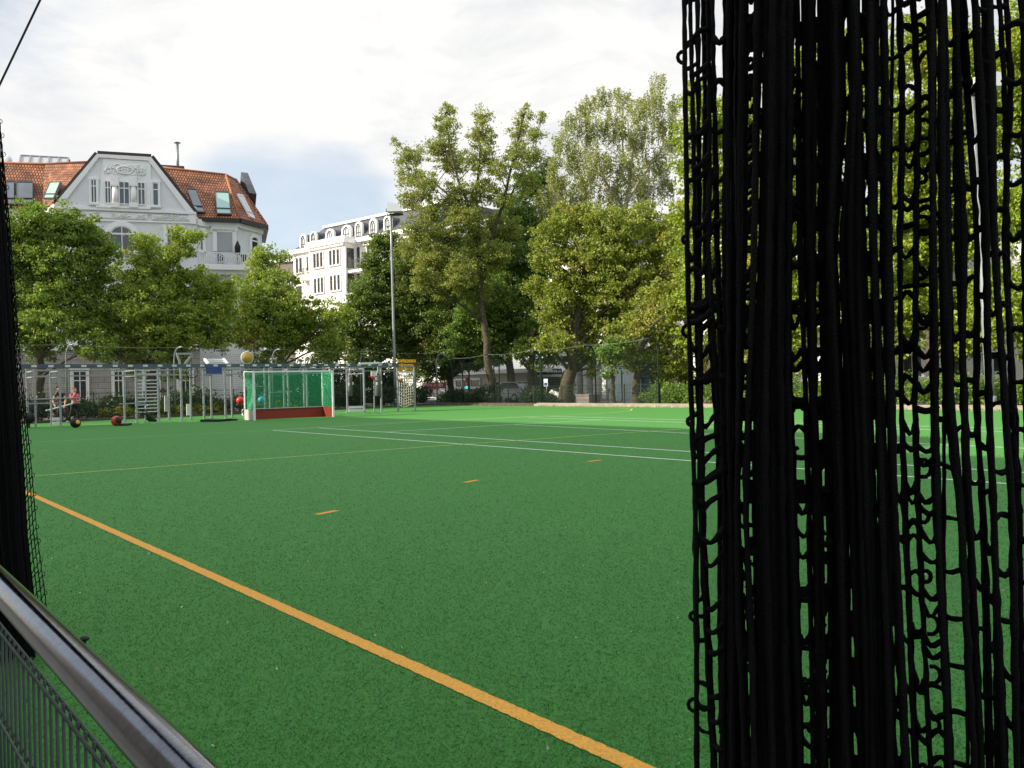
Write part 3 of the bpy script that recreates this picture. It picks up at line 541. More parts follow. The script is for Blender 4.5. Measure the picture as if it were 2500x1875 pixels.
for x, yt, yb, wd_ in ((740, 482, 668, 80), (872, 450, 600, 82), (1085, 415, 590, 108), (1298, 365, 540, 122), (1455, 322, 518, 92), (1640, 280, 485, 94), (1825, 245, 440, 96)):
    w = .35; ua, zt = kp(x - wd_ / 2, yt, w); uc = kp(x + wd_ / 2, yt, w)[0]; zt = kp(x, yt, w)[1]; zb = kp(x, yb, w)[1]; r = (uc - ua) / 2; um = (ua + uc) / 2; hh = min(r, (zt - zb) * .45)
    out_ = [(ua, zb), (uc, zb)] + [(um + r * math.cos(t), zt - hh + hh * math.sin(t)) for t in np.linspace(0, math.pi, 15)]
    mb = MB(); K.slab(mb, [(um + (p - um) * .97, zb + (q - zb) * .985) for p, q in out_], w + .06, w + 3.4); d = mb.build('dormer', M['slate'], white)
    inn = [(um + (p - um) * .74, zb + .25 + (q - zb - .25) * .86) for p, q in out_]
    mb = MB()
    for i in range(len(out_)): j = (i + 1) % len(out_); K.slab(mb, [out_[i], out_[j], inn[j], inn[i]], w - .12, w + .2)
    mb.build('surround', M['stucco_s'], d)
    mb = MB(); K.slab(mb, inn, w + .02, w + .055); mb.build('pane', M['blind'], d)
    mb = MB(); ri = r * .74
    for k in (-.35, .35): K.box(mb, um + k * ri - .035, um + k * ri + .035, zb + .25, zb + (zt - zb) * .62, w - .03, w + .02)
    mb.tube([K.pt(um + .36 * ri * math.cos(t), w - .01, zb + (zt - zb) * .62 + .36 * ri * math.sin(t)) for t in np.linspace(0, math.pi, 9)], .04, 4); K.box(mb, um - .03, um + .03, zb + (zt - zb) * .62 + .36 * ri, zt - .3, w - .03, w + .02)
    mb.tube([K.pt(p, w - .01, q) for p, q in inn + inn[:1]], .045, 4); K.box(mb, um - ri, um + ri, zb + .5, zb + .57, w - .035, w + .02); mb.build('bars', M['frame_d'], d)
def kwin(x0, x1, yt, yb, w=0., **k):
    a, b = kp(x0, yb, w)[0], kp(x1, yt, w)[0]; xm = (x0 + x1) / 2; return window(K, white, a, b, kp(xm, yb, w)[1], kp(xm, yt, w)[1], w, mull=0, trans=.3, gm='glass_d', fm='louv', surround=.1, sm='stucco_s', fw=.1, **k)
for q in ((655, 685, 795, 985), (700, 732, 785, 975), (793, 812, 770, 960), (1390, 1422, 660, 890), (1440, 1476, 650, 850)): kwin(*q)
for q in ((880, 910, 735, 922), (922, 952, 725, 914), (967, 997, 715, 906), (1085, 1115, 692, 887), (1130, 1162, 683, 880), (1180, 1210, 675, 871), (890, 917, 1055, 1250), (935, 963, 1045, 1240), (978, 1005, 1038, 1235), (1096, 1126, 1020, 1214), (1143, 1172, 1010, 1208), (1190, 1220, 1004, 1202)): kwin(*q, w=pw)
kwin(1425, 1482, 985, 1200); kwin(655, 732, 1120, 1320); kwin(1570, 1605, 625, 850); kwin(1650, 1690, 610, 830);  kwin(1570, 1605, 960, 1180)
ret = Sub(K.pt(ub1, pw, 0), K.w)
for yt, yb in ((668, 922), (1000, 1240)):
    zA, zB = kp(1325, yb, -1)[1], kp(1325, yt, -1)[1]; window(ret, white, .25, 1.25, zA, zB, 0, mull=0, trans=.25, gm='glass_d', fm='frame_d')
for xa, xb, y, wq in ((1280, 1525, 935, -1.5), (650, 818, 1040, -1.3), (1285, 1500, 1235, -1.5)):
    a, z = kp(xa, y, wq); b = kp(xb, y, wq)[0]; z = kp((xa + xb) / 2, y, wq)[1]; mb = MB(); K.box(mb, a, b, z - .3, z, wq, -.003 if xa < 800 else -.003); bl = mb.build('balcony', M['stucco_s'], white); railing(K, bl, a, b, z, z + 1.15, wq + .06, 16, 'frame_d', .018)
u, z = kp(1500, 905, -1.1); mb = MB(); K.box(mb, u - .5, u + .5, z - .35, z + .15, -1.3, -.9)
tag(mb.build('planter', M['redball'] if False else M['ridge']), 'small terracotta planter on the white building balcony', 'planter')
# tan wing further off, left of it
mb = MB(); c = at(700, 660, 135); zt = at(700, 640, 135)[2]; T_ = Frame(700, 135, math.radians(110)); T_.box(mb, -2.6, 2.4, 0, zt, 0, 9); 
tb = empty('tan_building', c * V(1, 1, 0), 'tan back building with a pale cornice, between grey gabled house and white building', 'building'); mb.build('wall', M['brownwall'], tb)
mb = MB(); T_.box(mb, -3.0, 2.6, zt, zt + .5, -.4, 9.2); mb.build('cornice', M['stucco_w'], tb); mb = MB(); T_.box(mb, -.3, 1.1, zt + .5, zt + 1.7, 2, 4); mb.build('chimney', M['beige'], tb)
window(T_, tb, .2, 1.2, zt - 4.2, zt - 2.4, 0, mull=1, gm='glass_d')
# ================================================================== street side to the right
S1 = Sub(ab(0, 47.5), -AV)
def s1(px, py, fr=None):
    fr = fr or S1; return fr.uz(px, py)
pav = empty('pavilion', ab(-(s1(1200, 950)[0]), 47.5), 'low beige one storey pavilion with small windows behind the corner of the fence', 'building')
ua, ub_ = s1(1078, 950)[0], s1(1342, 950)[0]; zt = s1(1300, 909)[1]
umid = s1(1300, 940)[0]
mb = MB(); S1.box(mb, ua, umid, 0, zt, 0, 8); S1.box(mb, umid, ub_, 0, zt, 1.2, 8); mb.build('wall', M['beige'], pav)
mb = MB(); S1.box(mb, ua - .3, ub_ + .2, zt, zt + .35, -.35, 8.3); mb.build('roof', M['stucco_s'], pav)
mb = MB()
for k in range(12): S1.box(mb, umid + .05, ub_ - .05, .2 + k * .19, .34 + k * .19, 1.12, 1.2)
mb.build('louvre', M['louv'], pav)
for xa, xb in ((1092, 1111), (1114, 1130), (1133, 1146), (1150, 1174)): window(S1, pav, s1(xa, 940)[0], s1(xb, 940)[0], s1(1130, 946)[1], s1(1130, 927)[1], 0, mull=0, trans=0, surround=.07, gm='glass_d', fw=.06)
mb = MB(); u, z = s1(1213, 943); S1.box(mb, u - .25, u + .25, z - .2, z + .35, -.2, -.002); tag(mb.build('mailbox', M['darkgrey']), 'dark box mounted on the beige pavilion wall between two trunks', 'box')
S2 = Sub(ab(0, 49.), -AV); s2 = lambda px, py: S2.uz(px, py)
blk = empty('shop_building', ab(-s2(1500, 950)[0], 49), 'white street building with a shop at ground floor behind the big trees', 'building')
ua, ub_ = s2(1343, 940)[0], s2(1775, 940)[0]; zg = 3.6
mb = MB(); S2.box(mb, ua, ub_, zg, 11.6, 0, 11); mb.build('wall', M['stucco_s'], blk)
mb = MB(); S2.box(mb, ua, ub_, 0, zg - .003, .6, 11); mb.build('shop_front', M['louv'], blk)
for px in (1345, 1356, 1404, 1428, 1452, 1474, 1590, 1640, 1700): u = s2(px, 940)[0]; mb = MB(); S2.box(mb, u - .22, u + .22, 0, zg - .004, .0, .59); mb.build('pillar', M['stucco_w'], blk)
mb = MB(); mb.poly([S2.pt(ua, -.2, 11.6), S2.pt(ub_, -.2, 11.6), S2.pt(ub_ - 1, 3, 14), S2.pt(ua + 1, 3, 14)], .4); S2.box(mb, ua + 1, ub_ - 1, 11.7, 13.9, 3.1, 10); uu_ = s2(1625, 420)[0]; S2.box(mb, uu_ - .9, uu_ + .7, 13.9, s2(1625, 385)[1], 3.3, 6); mb.build('roof', M['slate'], blk)
for r_ in range(2):
    for k in range(9):
        u = ua + (ub_ - ua) * (k + .5) / 9; window(S2, blk, u - .6, u + .6, 4.6 + r_ * 3.1, 6.5 + r_ * 3.1, 0, mull=1, trans=.3, surround=.15, gm='glass_d', sm='stucco_s')
for px0, px1 in ((1406, 1426), (1430, 1450), (1454, 1472), (1594, 1636), (1646, 1696)):
    a, b = s2(px0, 940)[0] + .25, s2(px1, 940)[0] - .25; window(S2, blk, a, b, .5, 3.0, .6, mull=1, trans=.3, gm='glass_d', fm='frame_d')
a, b = s2(1358, 940)[0], s2(1402, 940)[0]; window(S2, blk, a + .1, b - .1, .1, 3.0, .6, mull=1, trans=.25, gm='glass_d', fm='white')
# awning
aw = empty('awning', S2.pt((a + b) / 2, 0, 0), 'dark blue shop awning with a white scalloped edge beside the thick trunk', 'awning')
a, b = s2(1340, 900)[0], s2(1400, 900)[0]; zA = s2(1360, 903)[1]; zB = s2(1360, 914)[1]
mb = MB(); mb.poly([S2.pt(a, -1.3, zB + .12), S2.pt(b, -1.3, zB + .12), S2.pt(b, -.02, zA + .6), S2.pt(a, -.02, zA + .6)], .03); mb.build('canopy', M['stucco_s'], aw)
mb = MB(); S2.box(mb, a, b, zB - .02, zB + .45, -1.34, -1.31); fr_ = mb.build('valance', M['navy'], aw)
mb = MB(); n = 13
for k in range(n): uu = a + (b - a) * (k + .5) / n; mb.poly([S2.pt(uu + (b - a) / n * .46 * math.cos(t), -1.32, zB - .02 + .22 * math.sin(t)) for t in np.linspace(math.pi, 2 * math.pi, 8)], .02)
mb.build('scallops', M['white'], fr_)
mb = MB(); rr = random.Random(5); uu = a + (b - a) * .42
for k in range(8): hgt = rr.uniform(.14, .24); S2.box(mb, uu, uu + .13, zB + .14, zB + .14 + hgt, -1.36, -1.342); uu += .22
mb.build('lettering', M['white'], fr_)
for px0, px1, y0, y1, m, nm, lb, ct in ((1372, 1382, 919, 936, 'yellow', 'shop_poster', 'yellow and white poster in the shop window under the awning', 'poster'), (1369, 1381, 938, 950, 'red', 'shop_board', 'red board below the yellow poster in the shop window', 'board')):
    mb = MB(); a_, z0_ = s2(px0, y1); b_, z1_ = s2(px1, y0); S2.box(mb, a_, b_, z0_, z1_, .38, .42); o = mb.build(nm, M[m]); tag(o, lb, ct)
    mb = MB(); S2.box(mb, a_ + .08, b_ - .08, z0_ + (z1_ - z0_) * .25, z0_ + (z1_ - z0_) * .7, .36, .379); mb.build('print', M['white'], o)
pa = empty('pale_house', ab(-s2(2000, 950)[0], 50), 'pale cream house glimpsed through the near net and the trees', 'house')
ua, ub_ = s2(1785, 940)[0], s2(2700, 940)[0]
mb = MB(); S2.box(mb, ua, ub_, 0, 10, 1, 11); mb.build('wall', M['stucco_s'], pa); mb = MB(); mb.poly([S2.pt(ua, .7, 10), S2.pt(ub_, .7, 10), S2.pt(ub_, 5, 12), S2.pt(ua, 5, 12)], .3); mb.build('roof', M['slate'], pa)
for r_ in range(3):
    for k in range(10):
        u = ua + (ub_ - ua) * (k + .5) / 10; window(S2, pa, u - .6, u + .6, 1.2 + r_ * 3.1, 3.1 + r_ * 3.1, 1, mull=1, trans=.3, surround=.15, gm='glass_d', sm='stucco_w')
# blue-grey container behind the fence
ct = empty('storage_container', ab(-Sub(ab(0, 37.5), -AV).uz(1530, 950)[0], 37.5), 'blue grey storage container behind the fence under the low trees', 'container'); S3 = Sub(ab(0, 37.5), -AV)
a, b = S3.uz(1484, 940)[0], S3.uz(1584, 940)[0]; z = S3.uz(1530, 893)[1]; mb = MB(); S3.box(mb, a, b, .05, z, 0, 2.2)
for k in range(16): uu = a + (b - a) * (k + .5) / 16; S3.box(mb, uu - .04, uu + .04, .12, z - .1, -.008, 0)
mb.build('body', M['teal'], ct); mb = MB(); S3.box(mb, a - .04, b + .04, z, z + .1, -.08, 2.3); mb.build('roof', M['teal'], ct); mb = MB(); S3.box(mb, a + .2, a + 1.2, .15, z - .25, -.07, -.035); mb.build('door', M['teal'], ct)
gb = empty('utility_box', S3.pt(a - 3.5, 0, 0), 'low grey concrete bin behind the fence left of the blue grey container', 'bin'); a2, b2 = S3.uz(1398, 970)[0], S3.uz(1438, 970)[0]; z = S3.uz(1418, 969)[1]
mb = MB(); S3.box(mb, a2, b2, 0, max(.5, z), 0, 1.0); mb.build('body', M['paving'], gb); mb = MB(); S3.box(mb, a2 - .05, b2 + .05, max(.5, z), max(.5, z) + .08, -.05, 1.05); mb.build('lid', M['kerb'], gb)
# red banner on the left of the street
bn = empty('banner', onB(1060, 985, 41) * V(1, 1, 0), 'red banner with white writing behind the fence left of the pavilion', 'banner'); S4 = Sub(ab(0, 41), -AV)
a, z0 = S4.uz(1031, 949); b, z1 = S4.uz(1086, 933); mb = MB(); S4.box(mb, a, b, z0, z1, 0, .03); mb.build('sheet', M['red'], bn); mb = MB(); rr = random.Random(8); uu = a + .15
while uu < b - .3:
    hgt = rr.uniform(.12, .3); S4.box(mb, uu, uu + rr.uniform(.06, .16), z0 + .18, z0 + .18 + hgt, -.02, 0); uu += rr.uniform(.14, .3)
mb.build('lettering', M['white'], bn); mb = MB()
for q in (a, b): S4.box(mb, q - .03, q + .03, 0, z1, .03, .09)
mb.build('pole', M['steel'], bn)
# traffic light, parking sign
tl = empty('traffic_light', onB(1142, 985, 38.6) * V(1, 1, 0), 'traffic light showing green behind the fence', 'traffic light'); S5 = Sub(ab(0, 38.6), -AV); u, z = S5.uz(1142, 946)
mb = MB(); mb.tube([S5.pt(u, .15, 0), S5.pt(u, .15, z + 1.5)], .06); mb.build('pole', M['darkgrey'], tl); mb = MB(); S5.box(mb, u - .16, u + .16, z - .2, z + .75, -.08, .08); mb.build('housing', M['darkgrey'], tl)
for k, m in enumerate(('green_lamp', 'dark', 'dark')): mb = MB(); mb.tube([S5.pt(u, -.085, z + k * .27), S5.pt(u, -.11, z + k * .27)], .12, 14); mb.build('lens', M['green_lamp'] if k == 0 else M['tail'], tl)
ps = empty('parking_sign', onB(1333, 985, 38.8) * V(1, 1, 0), 'small white and blue road sign on a pole behind the fence', 'sign'); S6 = Sub(ab(0, 38.8), -AV); u, z = S6.uz(1333, 943); z2 = S6.uz(1333, 925)[1]
mb = MB(); mb.tube([S6.pt(u, .05, 0), S6.pt(u, .05, z2)], .035); mb.build('pole', M['steel'], ps); mb = MB(); S6.box(mb, u - .2, u + .2, z, z2, -.02, .01); mb.build('plate', M['white'], ps); mb = MB(); S6.box(mb, u - .16, u + .16, z + .04, (z + z2) / 2, -.03, -.021); mb.build('symbol', M['blue'], ps)
# cars
def car(name, loc, d, m, label, L_=4.3):
    d = unit(d); s_ = V(-d[1], d[0], 0); r = empty(name, loc, label, 'car'); P = lambda x, y, z: loc + d * x + s_ * y + V(0, 0, z)
    prof = [(-2.1, .45), (-2.15, .75), (-2.0, .98), (-1.75, 1.02), (1.0, .98), (1.9, .85), (2.15, .65), (2.15, .35), (-2.05, .32)]
    def hull(prof, w0, w1):
        mb = MB(); k = len(prof); rows = [(-w1, .96), (-w0, 1), (w0, 1), (w1, .96)]; vs = [P(x * sc, y, z if sc == 1 else .3 + (z - .3) * .98) for y, sc in rows for x, z in prof]
        fs = [(i * k + j, i * k + (j + 1) % k, (i + 1) * k + (j + 1) % k, (i + 1) * k + j) for i in range(3) for j in range(k)] + [tuple(range(k)), tuple(range(3 * k, 4 * k))[::-1]]; mb.add(vs, fs, False); return mb
    hull(prof, .72, .86).build('body', M[m], r)
    cab = [(-1.9, 1.0), (-1.35, 1.42), (-.9, 1.48), (.1, 1.46), (.45, 1.38), (1.15, .97)]
    hull(cab, .60, .74).build('cabin', M['glass_d'], r)
    mb = MB(); mb.poly([P(-1.4, -.66, 1.475), P(.3, -.66, 1.475), P(.3, .66, 1.475), P(-1.4, .66, 1.475)], .05, V(0, 0, 1))
    for y in (-.7, .7):
        for p, q in (((-1.85, 1.0), (-1.35, 1.44)), ((-.45, 1.0), (-.45, 1.46)), ((1.12, .98), (.38, 1.43))): mb.bar(P(p[0], y, p[1]), P(q[0], y * .93, q[1]), .07)
        mb.bar(P(-1.4, y * .95, 1.45), P(.4, y * .95, 1.42), .07)
    mb.build('roof', M[m], r)
    for x in (-1.35, 1.35):
        for y in (-.78, .78):
            mb = MB(); mb.tube([P(x, y - .1, .32), P(x, y + .1, .32)], .32, 18); w = mb.build('wheel', M['tyre'], r); mb = MB(); mb.tube([P(x, y - .12, .32), P(x, y + .12, .32)], .19, 12); mb.build('rim', M['steel'], w)
    for y in (-.6, .6):
        mb = MB(); mb.box(P(2.1, y, .7), (.12, .3, .16), d, s_); mb.build('headlight', M['clear'], r); mb = MB(); mb.box(P(-2.1, y, .8), (.12, .26, .22), d, s_); mb.build('tail_light', M['tail'], r)
p = onB(1250, 985, 39.9) * V(1, 1, 0); car('parked_car', p, AV, 'car_s', 'silver car parked behind the fence beneath the twin trunked tree')
p = onB(1075, 985, 42.6) * V(1, 1, 0); car('parked_car', p, -AV, 'car_w', 'white car on the street behind the fence below the red banner')
# moped
mo = empty('moped', onB(1362, 985, 40) * V(1, 1, 0), 'dark moped with a pale fairing parked left of the thick leaning trunk', 'moped'); c0 = ROOT[mo]; Pm = lambda x, y, z: c0 - AV * x + BV * y + V(0, 0, z)
for x in (-.6, .6): mb = MB(); mb.tube([Pm(x, -.05, .24), Pm(x, .05, .24)], .24, 16); mb.build('wheel', M['tyre'], mo)
mb = MB(); mb.tube([Pm(-.8, 0, .62), Pm(-.5, 0, .72), Pm(0, 0, .55), Pm(.2, 0, .3)], [.12, .2, .17, .12], 10); mb.build('body', M['car_w'], mo); mb = MB(); mb.tube([Pm(-.7, 0, .82), Pm(-.3, 0, .85), Pm(.05, 0, .78)], [.1, .13, .09], 8); mb.build('seat', M['black'], mo)
mb = MB(); mb.tube([Pm(.6, 0, .3), Pm(.42, 0, .95)], .06); mb.tube([Pm(.4, -.32, 1.0), Pm(.4, .32, 1.0)], .03); mb.build('handlebar', M['darkgrey'], mo); mb = MB(); mb.tube([Pm(.5, 0, .35), Pm(.42, 0, .8)], [.2, .14], 8); mb.build('fairing', M['car_w'], mo)
# ================================================================== ball fences
def fence(name, label, base, top, d_in, posts, run, zbars, barsp, netsp=.11, hs=1.2, zt=3.7, mbar=.1):
    """base(t) gives the ground point along the run; posts are parameters t"""
    r = empty(name, base((run[0] + run[1]) / 2), label, 'fence')
    for t in posts:
        p = base(t); mb = MB(); zt_ = top(t); mb.tube([p, p + V(0, 0, zt_ - .75), *[p + d_in * .6 * (1 - math.cos(q)) + V(0, 0, zt_ - .75 + .7 * math.sin(q)) for q in np.linspace(.2, math.pi / 2, 6)], p + d_in * .85 + V(0, 0, zt_ - .06)], .042, 8); mb.build('post', M['wire' if name == 'ball_fence' else 'steel'], r)
    ts = np.array(sorted(posts)); mb = MB()
    cab = []
    for i in range(len(ts) - 1):
        for k in range(8): q = k / 8; t = ts[i] + (ts[i + 1] - ts[i]) * q; z = top(ts[i]) * (1 - q) + top(ts[i + 1]) * q - .06 - .35 * q * (1 - q); cab.append(base(t) + d_in * .85 + V(0, 0, z))
    mb.tube(cab, .0065, 5); mb.build('cable', M['steel'], r)
    mb = MB(); cab = np.array(cab); n = int((run[1] - run[0]) / netsp); T = np.linspace(cab_t(ts[0], run), min(run[1], ts[-1]), n)
    def topz(t): i = min(max(np.searchsorted(ts, t) - 1, 0), len(ts) - 2); q = (t - ts[i]) / (ts[i + 1] - ts[i]); return top(ts[i]) * (1 - q) + top(ts[i + 1]) * q - .1 - .35 * q * (1 - q) - .22 * abs(math.sin(t * 2.2))
    for t in T:
        z = topz(t); mb.tube([base(t) + d_in * .8 + V(0, 0, z), base(t) + d_in * .12 + V(0, 0, z * .72), base(t) + d_in * .06 + V(0, 0, .15)], .0042, 3, False)
    nz = int(zt / netsp)
    for k in range(2, nz):
        z = k * netsp; seg = []
        for t in T[::6]:
            zz = topz(t)
            if z < zz: f = max(0, (z / zz - .72) / .28); seg.append(base(t) + d_in * (.1 + .7 * f) + V(0, 0, z))
            else:
                if len(seg) > 1: mb.tube(seg, .0042, 3, False)
                seg = []
        if len(seg) > 1: mb.tube(seg, .0042, 3, False)
    mb.build('netting', M['wire'], r)
    mb = MB(); nb = int((run[1] - run[0]) / mbar); off = d_in * -.05
    for t in np.linspace(run[0], run[1], nb): p = base(t) + off; mb.bar(p + V(0, 0, .1), p + V(0, 0, hs + .03), .008, .008)
    for z in zbars: mb.bar(base(run[0]) + off * 1.2 + V(0, 0, z), base(run[1]) + off * 1.2 + V(0, 0, z), .014, .016)
    mb.build('mat_panel', M['wire'], r)
    for t in np.arange(run[0], run[1], 2.5): p = base(t) + off * 1.6; mb = MB(); mb.bar(p, p + V(0, 0, hs), .05, .05); mb.build('panel_post', M['wire'], r)
    return r
def cab_t(t, run): return max(t, run[0])
bA = lambda px: -Sub(ab(0, 33.55), -AV).uz(px, 980)[0]
pp = [bA(1321), bA(1455), bA(1609)]; stp = pp[1] - pp[2]
pp = [46.8, pp[0] + (46.8 - pp[0]) * .5] + pp + [pp[2] + stp * k for k in range(1, 9)]
tz = dict(); S7 = Sub(ab(0, 33.55), -AV)
fence('ball_fence', 'tall dark green ball fence with netting along the far side of the pitch', lambda t: ab(t, 33.55), lambda t: 3.35 + .02 * (39 - t), -BV, pp, (min(pp), 49), (.15, .35, .55, .75, .95, 1.15), 1)
def bE(px):
    n = unit(V(*np.cross(ab(kerbA(33), 33) - ab(kerbA(0), 0), V(0, 0, 1)))); p = hit(px, 1000, ab(kerbA(0) + .45, 0), n); return p @ BV
dE = unit(ab(kerbA(33), 33) - ab(kerbA(0), 0)); nE = V(dE[1], -dE[0], 0); nE = nE if nE @ AV < 0 else -nE
fence('ball_fence_end', 'tall ball fence with curved steel posts and netting behind the exercise frames', lambda b: ab(kerbA(b) + .45, b), lambda t: 3.75 - .004 * t, nE, [1.5, bE(164), bE(428), bE(667), bE(882), bE(1068)], (-2, 33), (.15, .45, .75, 1.05, 1.35), 1, hs=1.4, mbar=.085)
bpy.data.objects['ball_fence_end'].name = 'end_fence'
# ================================================================== exercise frames along the end of the pitch
aF, aB = 39.5, 41.4
rig = empty('climbing_rig', ab(aF, 15), 'long galvanised exercise frame with grey top beam, wall bars and white boards', 'exercise frame')
z3x = lambda x: x / 5.267; z3y = lambda y: 820 + y / 5.267
z4x = lambda x: 400 + x / 5.027; z4y = lambda y: 820 + y / 5.027
z5x = lambda x: 800 + x / 4.916; z5y = lambda y: 800 + y / 4.916
def RB(px, py, a): return onA(px, py, a) @ BV
def RZ(px, py, a): return onA(px, py, a)[2]
ZT = RZ(500, 893, aF)
bF = [RB(p, 980, aF) for p in (86, 147, 333, 387, 443, 497.5, 550, 597, 647, 704, 743, 889.5, 931, 972, 1013)]
bB = [RB(p, 980, aB) for p in (67, 125, 304, 412, 466, 516, 566, 659, 694, 750, 848)]
def post(b, a, z1=ZT - .09, w=.076):
    mb = MB(); mb.box(ab(a, b, z1 / 2 + .003), (w, w, z1), AV, BV); mb.box(ab(a, b, .012), (.22, .22, .018), AV, BV); return mb.build('post', M['steel'], rig)
for b in bF: post(b, aF)
for b in bB: post(b, aB, 2.42)
mb = MB(); mb.bar(ab(aF, 5.2, ZT), ab(aF, RB(977, 885, aF), ZT), .12, .17); mb.build('top_beam', M['beam'], rig)
b = 5.6
while b < RB(970, 885, aF): mb = MB(); mb.box(ab(aF - .065, b, ZT + .01), (.012, .2, .09), AV, BV); mb.build('label_plate', M['plate'], rig); b += .62
def rbar(p, q, w=.05, m='steel', name='crossbar', h=None): mb = MB(); mb.bar(p, q, w, h); return mb.build(name, M[m], rig)
for z in (2.36, 2.12):
    for i in range(len(bB) - 1): rbar(ab(aB - .06, bB[i] + .052, z), ab(aB - .06, bB[i + 1] - .052, z), .06)
for bf, bb in ((bF[0], bB[0]), (bF[1], bB[1]), (bF[2], bB[2]), (bF[3], bB[3]), (bF[4], bB[4]), (bF[5], bB[5]), (bF[6], bB[6]), (bF[9], bB[8]), (bF[11], bB[10])):
    for z in (2.3, 2.06): rbar(ab(aF + .06, bf, z), ab(aB - .1, bb, z), .05)
for z in (2.33, 2.07): rbar(ab(aF, bF[0] + .06, z), ab(aF, bF[1] - .06, z), .06); rbar(ab(aF, bF[2] - .9, z), ab(aF, bF[2] - .06, z), .05)
# wall bars
mb = MB()
for y in [412, 440, 490] + list(range(570, 1000, 45)): z = RZ(z3x(1900), z3y(y), aF); mb.bar(ab(aF, bF[2] + .05, z), ab(aF, bF[3] - .05, z), .042)
mb.build('wall_bars', M['plate'], rig)
mb = MB(); b = RB(z3x(1870), 920, aF); mb.bar(ab(aF, b, RZ(355, z3y(850), aF)), ab(aF, b, 2.35), .05); mb.bar(ab(aF - .03, bF[2] - .7, RZ(330, z3y(868), aF)), ab(aF - .03, b, RZ(345, z3y(862), aF)), .05); mb.build('strut', M['steel'], rig)
rbar(ab(aF - .04, RB(60, 985, aF), RZ(80, 985, aF)), ab(aF - .04, RB(141, 984, aF), RZ(120, 984.5, aF)), .055)
for y in (1023, 1033): zz = RZ(137, y, aF + .5); mb = MB(); mb.bar(ab(aF + .4, RB(127, y, aF + .5), zz), ab(aF + .4, RB(147.5, y, aF + .5), zz), .03, .13); mb.build('board', M['white'], rig)
for y in (994, 1001.5): zz = RZ(868, y, aF + .6); mb = MB(); mb.bar(ab(aF + .5, RB(849, y, aF + .6), zz), ab(aF + .5, RB(887.5, y, aF + .6), zz), .03, .125); mb.build('board', M['white'], rig)
for px, y0, y1, a in ((408.5, 966, 1004, aB), (461.5, 986, 1014, aB), (409, 967, 1003, aB)):
    b = RB(px, 990, a); z0, z1 = RZ(px, y1, a), RZ(px, y0, a); mb = MB(); mb.box(ab(a - .08, b - .05, (z0 + z1) / 2), (.04, .2, z1 - z0), AV, BV); mb.build('side_panel', M['white'], rig)
# jib for a bag, tilted overhead ladder, blue board, throwing disc
a = aF + .1; J = lambda x, y: onA(z4x(x), z4y(y), a)
mb = MB(); mb.bar(J(213, 480), J(195, 320), .08); mb.bar(J(195, 320), J(160, 222), .08); mb.bar(J(152, 220), J(348, 218), .09); mb.bar(J(214, 400), J(338, 235), .06); mb.bar(J(232, 400), J(348, 245), .04)
for k in range(5): f = k / 5; p = J(214 + 124 * f, 400 - 165 * f); q = J(232 + 116 * (f + .1), 400 - 155 * (f + .1)); mb.bar(p, q, .03)
mb.build('jib', M['steel'], rig)
mb = MB(); mb.tube([J(340, 240), J(342, 430), J(345, 600)], .012, 5); mb.tube([J(345, 445) + BV * .27 * math.cos(t) + V(0, 0, .27 * math.sin(t)) for t in np.linspace(0, 6.3, 16)], .02, 5, False); mb.build('hanging_ring', M['black'], rig)
mb = MB(); p0, p1, q0, q1 = onA(z4x(545), z4y(345), aF), onA(z4x(780), z4y(345), aF), onA(z4x(500), z4y(287), aF + 1.2), onA(z4x(735), z4y(285), aF + 1.2); mb.bar(p0, q0, .09); mb.bar(p1, q1, .09)
for f in (.05, .45, .8, .98): mb.bar(p0 + (q0 - p0) * f, p1 + (q1 - p1) * f, .055)
mb.build('overhead_ladder', M['white'], rig)
a = aF - .08; c = onA(z4x(615), z4y(420), a); w_ = RB(z4x(712), 905, a) - RB(z4x(518), 905, a); h_ = RZ(z4x(615), z4y(376), a) - RZ(z4x(615), z4y(466), a)
mb = MB(); mb.box(c, (.05, w_, h_), AV, BV); bb_ = mb.build('blue_board', M['blue'], rig); mb = MB(); rr = random.Random(2)
for k in range(3): mb.box(c - AV * .027 + BV * (-.28 + .05 * k) + V(0, 0, .12 - k * .12), (.004, .5 - .1 * k, .035), AV, BV)
mb.build('print', M['beam'], bb_)
c = onA(z4x(1022), z4y(268), aF - .05); r_ = RZ(600, z4y(198), aF) - c[2]; dn = unit(EY - c); mb = MB(); mb.tube([c + AV * .03, c - AV * .03], r_, 28); ds = mb.build('throwing_disc', M['disc'], rig)
mb = MB(); mb.tube([c + BV * r_ * math.cos(t) + V(0, 0, r_ * math.sin(t)) for t in np.linspace(0, 6.2832, 33)], .035, 6, False); mb.build('rim', M['plate'], ds); mb = MB(); mb.bar(ab(aF, c @ BV, ZT + .08), c - V(0, 0, r_ * .9), .07); mb.build('disc_post', M['steel'], rig)
# low bar behind the goal and the ball shelf
rbar(ab(aB - .1, bB[7], RZ(675, z4y(690), aB)), ab(aB - .1, RB(z4x(1560), 957, aB), RZ(700, z4y(684), aB)), .06)
for px0, px1, y in ((577, 600, 987), (631, 650, 987), (631, 650, 965), (581, 600, 945), (631, 652, 944)): rbar(ab(aB - .5, RB(px0, y, aB - .5), RZ(px0, y, aB - .5)), ab(aB - .5, RB(px1, y, aB - .5), RZ(px1, y, aB - .5)), .06, h=.03, name='shelf')
